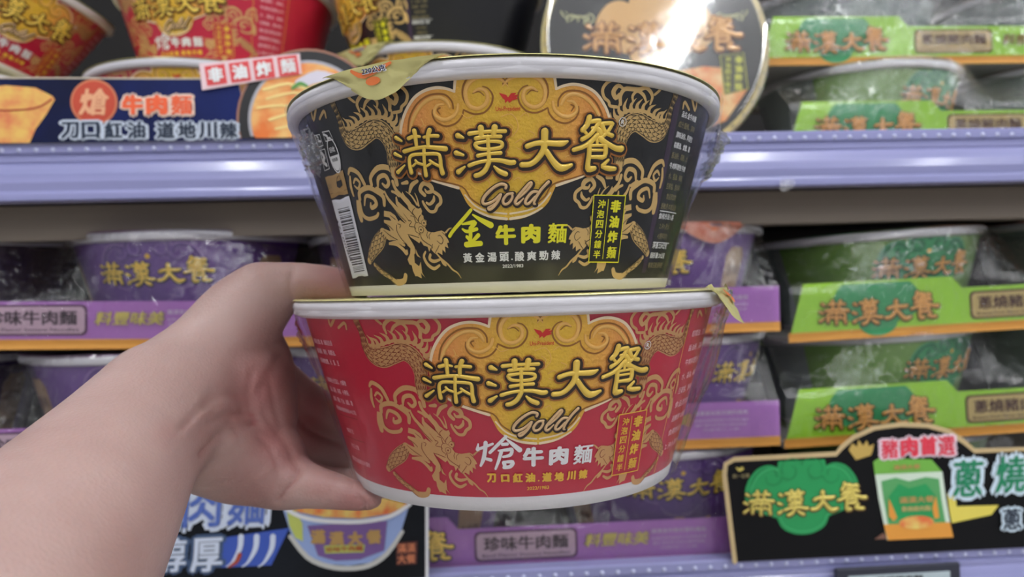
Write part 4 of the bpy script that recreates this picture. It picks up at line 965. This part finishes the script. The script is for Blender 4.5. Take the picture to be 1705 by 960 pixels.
fill(mb, pl, [(a, b) for a, b, c in U(pl, "478 850,492 848,504 870,505 900,492 894,482 874")][::-1], mat('straw_spot', (190, 200, 100), .4), .0008, grid=0)
fill(mb, pl, [(a, b) for a, b, c in U(pl, "470 842,500 828,560 822,620 824,682 838,650 854,600 862,540 860,500 852")][::-1], mat('noodle_top_print', (226, 200, 110), .4, rgb2=(220, 110, 60), nscale=110), .0009, grid=0)
stroke(mb, pl, U(pl, "470 842 6,500 858 7,540 866 7,600 867 7,650 858 7,683 838 6"), WHC, .0011)
for i, s in enumerate('滿漢大餐'): UT(mb, pl, s, 530 + i * 31, 892 - (i % 3 > 0) * -3, 24, mat('ochre_print', (186, 148, 88)), 24, .0012, .07)
fill(mb, pl, [(a, b) for a, b, c in U(pl, "540 907,608 905,606 918,542 920")][::-1], mat('straw_spot', (190, 200, 100)), .0010, grid=0); UT(mb, pl, '珍味牛肉麵', 574, 912, 9, mat('brick_print', (176, 74, 50)), 60, .0013, .02)
mb.build('cup_picture', root)
mb = MB(); fill(mb, pl, [(a, b) for a, b, c in U(pl, "660 902,695 900,694 938,660 940")][::-1], mat('seal_brown', (86, 40, 34), .4), .0005, grid=0)
UT(mb, pl, '滿漢', 677, 911, 15, mat('seal_ink', (216, 130, 90), .4), 30, .0008, .02); UT(mb, pl, '大餐', 677, 929, 15, mat('seal_ink', (216, 130, 90)), 30, .0008, .02); mb.build('seal', root)
# 3: black card lower right with arched top
root, pl = card('display_card', [(1224, 960), (1206, 790), (1208, 772), (1222, 764), (1392, 755), (1400, 745), (1420, 728), (1455, 712), (1500, 706), (1545, 708), (1580, 718), (1606, 736), (1622, 750), (1790, 744), (1790, 960)], YR - .0035, .0008, mat('ink_card_print', (9, 9, 13), .5, spec=.2), mat('tan_card_border', (196, 172, 128), .4), .0030, lab='black pork noodle card with an arched tan border, lower right', zbase=ZL - .001)
PX1 = .470 / FPX
k = 185 * PX1 / .0637
ex, ez = pl.unp(1336, 832)
mb = MB(); jade = mat('bright_jade_print', (34, 150, 84), .4)
sf = Xf(pl, k * .98, dx=ex, dy=ez, cy=.0430); fill(mb, sf, EMB, jade, .0005, grid=0)
for sg in (1, -1):
    for q in GROOVE[:4]: stroke(mb, sf, mir(q) if sg < 0 else q, mat('jade_line_print', (20, 122, 66), .4), .0008, n=3)
stroke(mb, sf, [(a * .9, (b - .0430) * .9 + .0430, .0009) for a, b in EMB[30:-30]], mat('jade_light_print', (60, 170, 104), .4), .0008, n=1)
mb.build('emblem', root)
mb = MB(); bsf = Xf(pl, 193 * PX1 / .0690, dx=ex + .0006, dy=ez - .001, cy=.0445); brand(mb, bsf, mat('straw_gold_letters', (214, 196, 100), .35, .25), mat('umber_shadow_print', (84, 56, 20)), False); mb.build('brand_lettering', root, True)
mb = MB(); fill(mb, Xf(pl, 1.0, dx=pl.unp(1232, 780)[0], dy=pl.unp(1232, 780)[1], cx=sum(a for a, b, c in BIRD) / len(BIRD), cy=sum(b for a, b, c in BIRD) / len(BIRD)), [(a, b) for a, b, c in BIRD][::-1], mat('straw_gold_letters', (214, 196, 100)), .0010, grid=0)
UT(mb, pl, '統一企業', 1233, 791, 7, mat('olive_small_print', (150, 138, 96)), 28, .001, .01)
mb.build('company_emblem', root); mb = MB()
rp = mat('rose_letters', (222, 60, 80), .4); pk = mat('blush_outline', (238, 210, 222), .4)
for s, x, y in zip('豬肉首選', (1480, 1512, 1544, 1574), (746, 743, 741, 741)):
    UT(mb, pl, s, x, y, 40, pk, 38, .0008, .12); UT(mb, pl, s, x, y, 32, rp, 29, .0013, .045)
mb.build('slogan_lettering', root); mb = MB()
jl = mat('jade_letters', (30, 130, 90), .4); wl = mat('ice_outline', (206, 224, 238), .4)
for s, x, y in (('蔥', 1610, 795), ('燒', 1680, 788), ('豬', 1752, 783)):
    UT(mb, pl, s, x, y, 76, wl, 68, .0008, .12, shear=.1); UT(mb, pl, s, x, y, 62, jl, 54, .0013, .05, shear=.1)
UT(mb, pl, '蔥', 1682, 862, 44, wl, 40, .0014, .12); UT(mb, pl, '蔥', 1682, 862, 36, mat('steel_ink', (40, 50, 66), .4), 32, .0018, .05)
mb.build('lettering', root)
mb = MB(); cg = mat('crown_gold', (190, 160, 84), .4)
fill(mb, pl, [(a, b) for a, b, c in U(pl, "1412 748,1418 737,1426 743,1428 731,1436 741,1442 732,1446 742,1454 738,1452 750,1449 757,1424 765")][::-1], cg, .0008, grid=0); mb.build('crown', root)
mb = MB(); yl = mat('paint_yellow', (220, 204, 90), .4)
fill(mb, pl, [(a, b) for a, b, c in U(pl, "1576 820,1590 822,1592 842,1662 840,1650 856,1584 870,1580 850")][::-1], yl, .0005, grid=0)
mb.build('paint_stroke', root); mb = MB()
fill(mb, pl, [(a, b) for a, b, c in U(pl, "1455 897,1470 886,1480 896")][::-1], mat('brown_panel_print', (120, 84, 70)), .0005, grid=0); mb.build('spoon_picture', root)
mb = MB(); fill(mb, pl, [(a, b) for a, b, c in U(pl, "1453 768,1462 762,1550 764,1566 782,1568 786,1456 790")][::-1], mat('carton_lime', (112, 176, 70), .4), .0006, grid=0)
fill(mb, pl, [(a, b) for a, b, c in U(pl, "1456 789,1568 784,1574 830,1585 893,1476 898,1462 830")][::-1], mat('carton_white', (206, 222, 204), .4), .0007, grid=0)
fill(mb, pl, [(a, b) for a, b, c in U(pl, "1466 800,1490 794,1512 800,1540 793,1562 796,1566 830,1575 880,1480 884,1470 830")][::-1], mat('carton_green', (86, 160, 96), .4), .0009, grid=0)
fill(mb, pl, [(a, b) for a, b, c in U(pl, "1478 826,1495 804,1512 812,1540 804,1556 824,1562 850,1564 862,1478 864")][::-1], jade, .0011, grid=0)
fill(mb, pl, [(a, b) for a, b, c in U(pl, "1470 872,1580 868,1586 893,1477 898")][::-1], mat('carton_orange', (220, 150, 60), .4), .0010, grid=0)
fill(mb, pl, [(a, b) for a, b, c in U(pl, "1478 828,1486 846,1492 860,1486 866,1478 858")][::-1], mat('carton_orange', (220, 150, 60)), .0013, grid=0); fill(mb, pl, [(a, b) for a, b, c in U(pl, "1556 824,1560 846,1562 860,1554 862,1550 844")][::-1], mat('carton_orange', (220, 150, 60)), .0013, grid=0)
x_, y_ = pl.unp(1524, 868); fill(mb, pl, circle(x_, y_, .0115, 20, .0042), mat('noodle_top_print', (226, 200, 110)), .0013, grid=0)
UT(mb, pl, '滿漢大餐', 1524, 830, 11, mat('ochre_print', (186, 148, 88)), 60, .0015, .03); UT(mb, pl, '蔥燒豬肉麵', 1523, 845, 9, mat('plaque_sand', (196, 172, 112)), 50, .0015, .02); UT(mb, pl, '滿漢大餐', 1508, 776, 8, mat('ochre_print', (186, 148, 88)), 46, .0012, .03)
mb.build('carton_picture', root)
# ------------------------------------------------------------------ forearm and hand: one continuous skin
def chain(s): return [tuple(float(v) for v in q.split()) for q in s.split(',')]
# px, py, depth, radius px  (read off the photograph, given real depth and size)
CH = [chain(s) for s in (
 "-60 1110 .170 262,30 990 .190 212,130 855 .220 162,208 748 .250 124,272 678 .276 112",
 "272 678 .276 112,330 640 .292 96,385 640 .302 92,400 690 .305 92",
 "272 690 .276 108,340 726 .290 92,402 758 .298 80,440 768 .300 70",
 "300 650 .285 98,352 592 .296 80,402 528 .303 70,436 494 .306 58",
 "436 494 .306 58,480 474 .307 39,525 471 .308 33,560 475 .309 31,592 480 .310 26",
 "360 600 .300 86,408 590 .308 66,430 620 .312 60,440 690 .315 56",
 "420 600 .316 48,462 640 .330 44,510 672 .345 38,560 704 .362 36,620 735 .375 32,680 752 .380 26",
 "430 690 .318 48,480 742 .335 38,530 764 .348 34,590 784 .360 32,660 800 .366 28,700 806 .368 22",
 "440 745 .312 56,490 786 .322 34,545 806 .330 30,600 806 .340 28,660 802 .345 25",
 "425 768 .302 70,470 796 .298 52,512 808 .292 38,556 817 .288 31,596 826 .284 25,622 832 .281 17",
)]
def field_mesh():
    mb = MB()
    def sph(c, r):
        n, m = (32, 20) if r > .012 else (16, 10)
        vs = [c + Vector((0, 0, r))]
        for j in range(1, m):
            for i in range(n):
                a, b = 2 * pi * i / n, pi * j / m; vs.append(c + Vector((r * sin(b) * cos(a), r * sin(b) * sin(a), r * cos(b))))
        vs.append(c - Vector((0, 0, r))); fs = [(0, 1 + i, 1 + (i + 1) % n) for i in range(n)]
        for j in range(m - 2):
            for i in range(n):
                a = 1 + j * n + i; b = 1 + j * n + (i + 1) % n; fs.append((a, a + n, b + n, b))
        l = len(vs) - 1; fs += [(l, 1 + (m - 2) * n + (i + 1) % n, 1 + (m - 2) * n + i) for i in range(n)]
        mb.add(vs, fs, SKIN)
    for ch in CH:
        P = [(at(x, y, d), r * d / FPX) for x, y, d, r in ch]
        P = crom([(*p, r) for p, r in P], 4)
        for a, b in zip(P, P[1:]):
            pa, pb = Vector(a[:3]), Vector(b[:3]); L = (pb - pa).length; k = max(1, int(L / (min(a[3], b[3]) * .15)))
            for i in range(k): t = i / k; sph(pa.lerp(pb, t), a[3] + (b[3] - a[3]) * t)
        sph(Vector(P[-1][:3]), P[-1][3])
    return mb.mesh('raw_hand')
def skin_mat():
    m = bpy.data.materials.new('skin'); m.use_nodes = True; nt = m.node_tree; b = nt.nodes['Principled BSDF']; N = nt.nodes.new; L = nt.links.new
    tc = N('ShaderNodeTexCoord'); at_ = N('ShaderNodeAttribute'); at_.attribute_name = 'flush_shade'
    n = N('ShaderNodeTexNoise'); n.inputs['Scale'].default_value = 22; n.inputs['Detail'].default_value = 5; L(tc.outputs['Object'], n.inputs[0])
    r = N('ShaderNodeValToRGB'); r.color_ramp.elements[0].position = .36; r.color_ramp.elements[0].color = (*lin((164, 134, 128)), 1); r.color_ramp.elements[1].position = .66; r.color_ramp.elements[1].color = (*lin((176, 149, 143)), 1)
    L(n.outputs[0], r.inputs[0]); mx = N('ShaderNodeMixRGB'); mx.inputs[2].default_value = (*lin((146, 76, 76)), 1)  # dark red: palm redness, deepened to paint in the shade there
    L(at_.outputs['Fac'], mx.inputs[0]); L(r.outputs[0], mx.inputs[1]); L(mx.outputs[0], b.inputs['Base Color'])
    b.inputs['Roughness'].default_value = .48; b.inputs['Specular IOR Level'].default_value = .35
    b.inputs['Subsurface Weight'].default_value = .25; b.inputs['Subsurface Scale'].default_value = .004; b.inputs['Subsurface Radius'].default_value = (1, .35, .2)
    v = N('ShaderNodeTexVoronoi'); v.inputs['Scale'].default_value = 900; n2 = N('ShaderNodeTexNoise'); n2.inputs['Scale'].default_value = 260; n2.inputs['Detail'].default_value = 6
    L(tc.outputs['Object'], v.inputs[0]); L(tc.outputs['Object'], n2.inputs[0]); ad = N('ShaderNodeMath'); ad.operation = 'ADD'; L(v.outputs[0], ad.inputs[0]); L(n2.outputs[0], ad.inputs[1])
    bp = N('ShaderNodeBump'); bp.inputs['Strength'].default_value = .25; bp.inputs['Distance'].default_value = .0004; L(ad.outputs[0], bp.inputs['Height']); L(bp.outputs[0], b.inputs['Normal'])
    return m
SKIN = skin_mat()
raw = link('raw', field_mesh())
md = raw.modifiers.new('r', 'REMESH'); md.mode = 'VOXEL'; md.voxel_size = .0012
sm = raw.modifiers.new('s', 'SMOOTH'); sm.factor = .5; sm.iterations = 26
dg = bpy.context.evaluated_depsgraph_get(); dg.update()
me = bpy.data.meshes.new_from_object(raw.evaluated_get(dg)); me.name = 'hand'
bpy.data.objects.remove(raw)
# creases (pixel paths, depth in mm, width px) pressed into the skin, and where redness plus painted palm shade tints it
def proj(v):
    d = v - CAM; f = d.dot(CF); return 852.5 + FPX * d.dot(CR) / f, 480 - FPX * d.dot(CU) / f, f
CRS = [(chain(q), d, w) for q, d, w in (
 ("335 756,361 726,384 714,408 709,431 703", 1.0, 6), ("344 703,373 691,400 688,424 691", .7, 5), ("303 712,326 684,350 664,380 656,408 658", .55, 7), ("318 700,340 678,362 672", .4, 5),
 ("344 779,370 760,396 750,449 752", .35, 5), ("350 808,380 800,408 794,443 773", .35, 5), ("362 822,400 818,440 800", .25, 5), ("431 726,452 746,461 773,464 812", .5, 5),
 ("468 592,450 622,431 656,408 682", .6, 9), ("440 690,462 716,480 744,494 776", .6, 6), ("498 779,488 800,474 816,464 832", 1.3, 5), ("420 620,414 660,424 700", .7, 7), ("452 640,458 676,470 712", .6, 6),
 ("608 851,606 838,598 826", .8, 4), ("548 842,543 828,546 812", .35, 5), ("486 498,482 474,490 444", .35, 6), ("380 700,392 716,396 734", .35, 4), ("360 716,372 732,372 748", .3, 4))]
BUL = [((390, 735), 30, 1.3), ((372, 672), 18, .9), ((330, 690), 16, .8), ((430, 790), 34, .9), ((420, 460), 26, .7), ((440, 700), 26, -.5)]
FL = [((440, 640), 62, .95), ((470, 740), 60, .9), ((590, 836), 46, .8), ((345, 715), 40, .25), ((560, 470), 60, .55), ((400, 690), 40, .5), ((510, 700), 70, .9), ((430, 560), 36, .3), ((430, 800), 60, .5), ((280, 720), 22, .25), ((540, 800), 40, .55)]  # spots of skin redness with the shade of the grip painted in
def dseg(px, py, a, b):
    vx, vy = b[0] - a[0], b[1] - a[1]; t = max(0, min(1, ((px - a[0]) * vx + (py - a[1]) * vy) / (vx * vx + vy * vy)))
    return (px - a[0] - vx * t) ** 2 + (py - a[1] - vy * t) ** 2
fl = me.attributes.new('flush_shade', 'FLOAT', 'POINT'); vals = [0.0] * len(me.vertices)
COS = [v.co.copy() for v in me.vertices]; NOR = [v.normal.copy() for v in me.vertices]
for i_, (co, no) in enumerate(zip(COS, NOR)):
    x, y, f = proj(co); out = 0
    if no.dot(co - CAM) < 0 and 240 < x < 760:
        for pts, dep, wd in CRS:
            d2 = min(dseg(x, y, a, b) for a, b in zip(pts, pts[1:]))
            if d2 < 9 * wd * wd: out -= dep * .001 * math.exp(-d2 / (wd * wd))
        for (cx, cy), s, h in BUL: out += h * .001 * math.exp(-((x - cx) ** 2 + (y - cy) ** 2) / (s * s))
    q = 0
    for (cx, cy), s, h in FL: q = max(q, h * math.exp(-((x - cx) ** 2 + (y - cy) ** 2) / (s * s)))
    q = max(q, min(1, -out * 500) if out < 0 else 0) * (.8 + .4 * noise.noise(co * 60))  # creases take the same painted dark red
    vals[i_] = max(0, min(1, q)); COS[i_] = co + no * out
fl.data.foreach_set('value', vals)
me.vertices.foreach_set('co', [c for v in COS for c in v]); me.update()
me.polygons.foreach_set('use_smooth', [True] * len(me.polygons))
me.materials.clear(); me.materials.append(SKIN)
piv = at(-60, 1110, .17)
me.transform(Matrix.Translation(-piv))
hand = link('person', me); hand.location = piv
tag(hand, 'person reaching in from the lower left, bare forearm and hand gripping the two bowls', 'person')
# ------------------------------------------------------------------ ceiling tubes of the store
for i, (x, y, s) in enumerate(TUBES):
    root = empty('ceiling_light', Vector((x, y, TUBE_Z)), 'white tube light running along the store ceiling', 'ceiling light', 'tube lights on the ceiling')
    mb = MB(); mb.extrude([(.045 * cos(t), .016 * sin(t)) for t in [2 * pi * k / 12 for k in range(12)]], -.6, .6, lamp_mat('tube_glow%d' % i, (.96, .98, 1), TUBE_ST) if i == 0 else bpy.data.materials['tube_glow0'])
    o = mb.build('tube', root); o.rotation_euler.z = pi / 2
    mb = MB(); mb.box(-.62, .62, -.06, .06, .03, .06, RIMW); o = mb.build('housing', root); o.rotation_euler.z = pi / 2
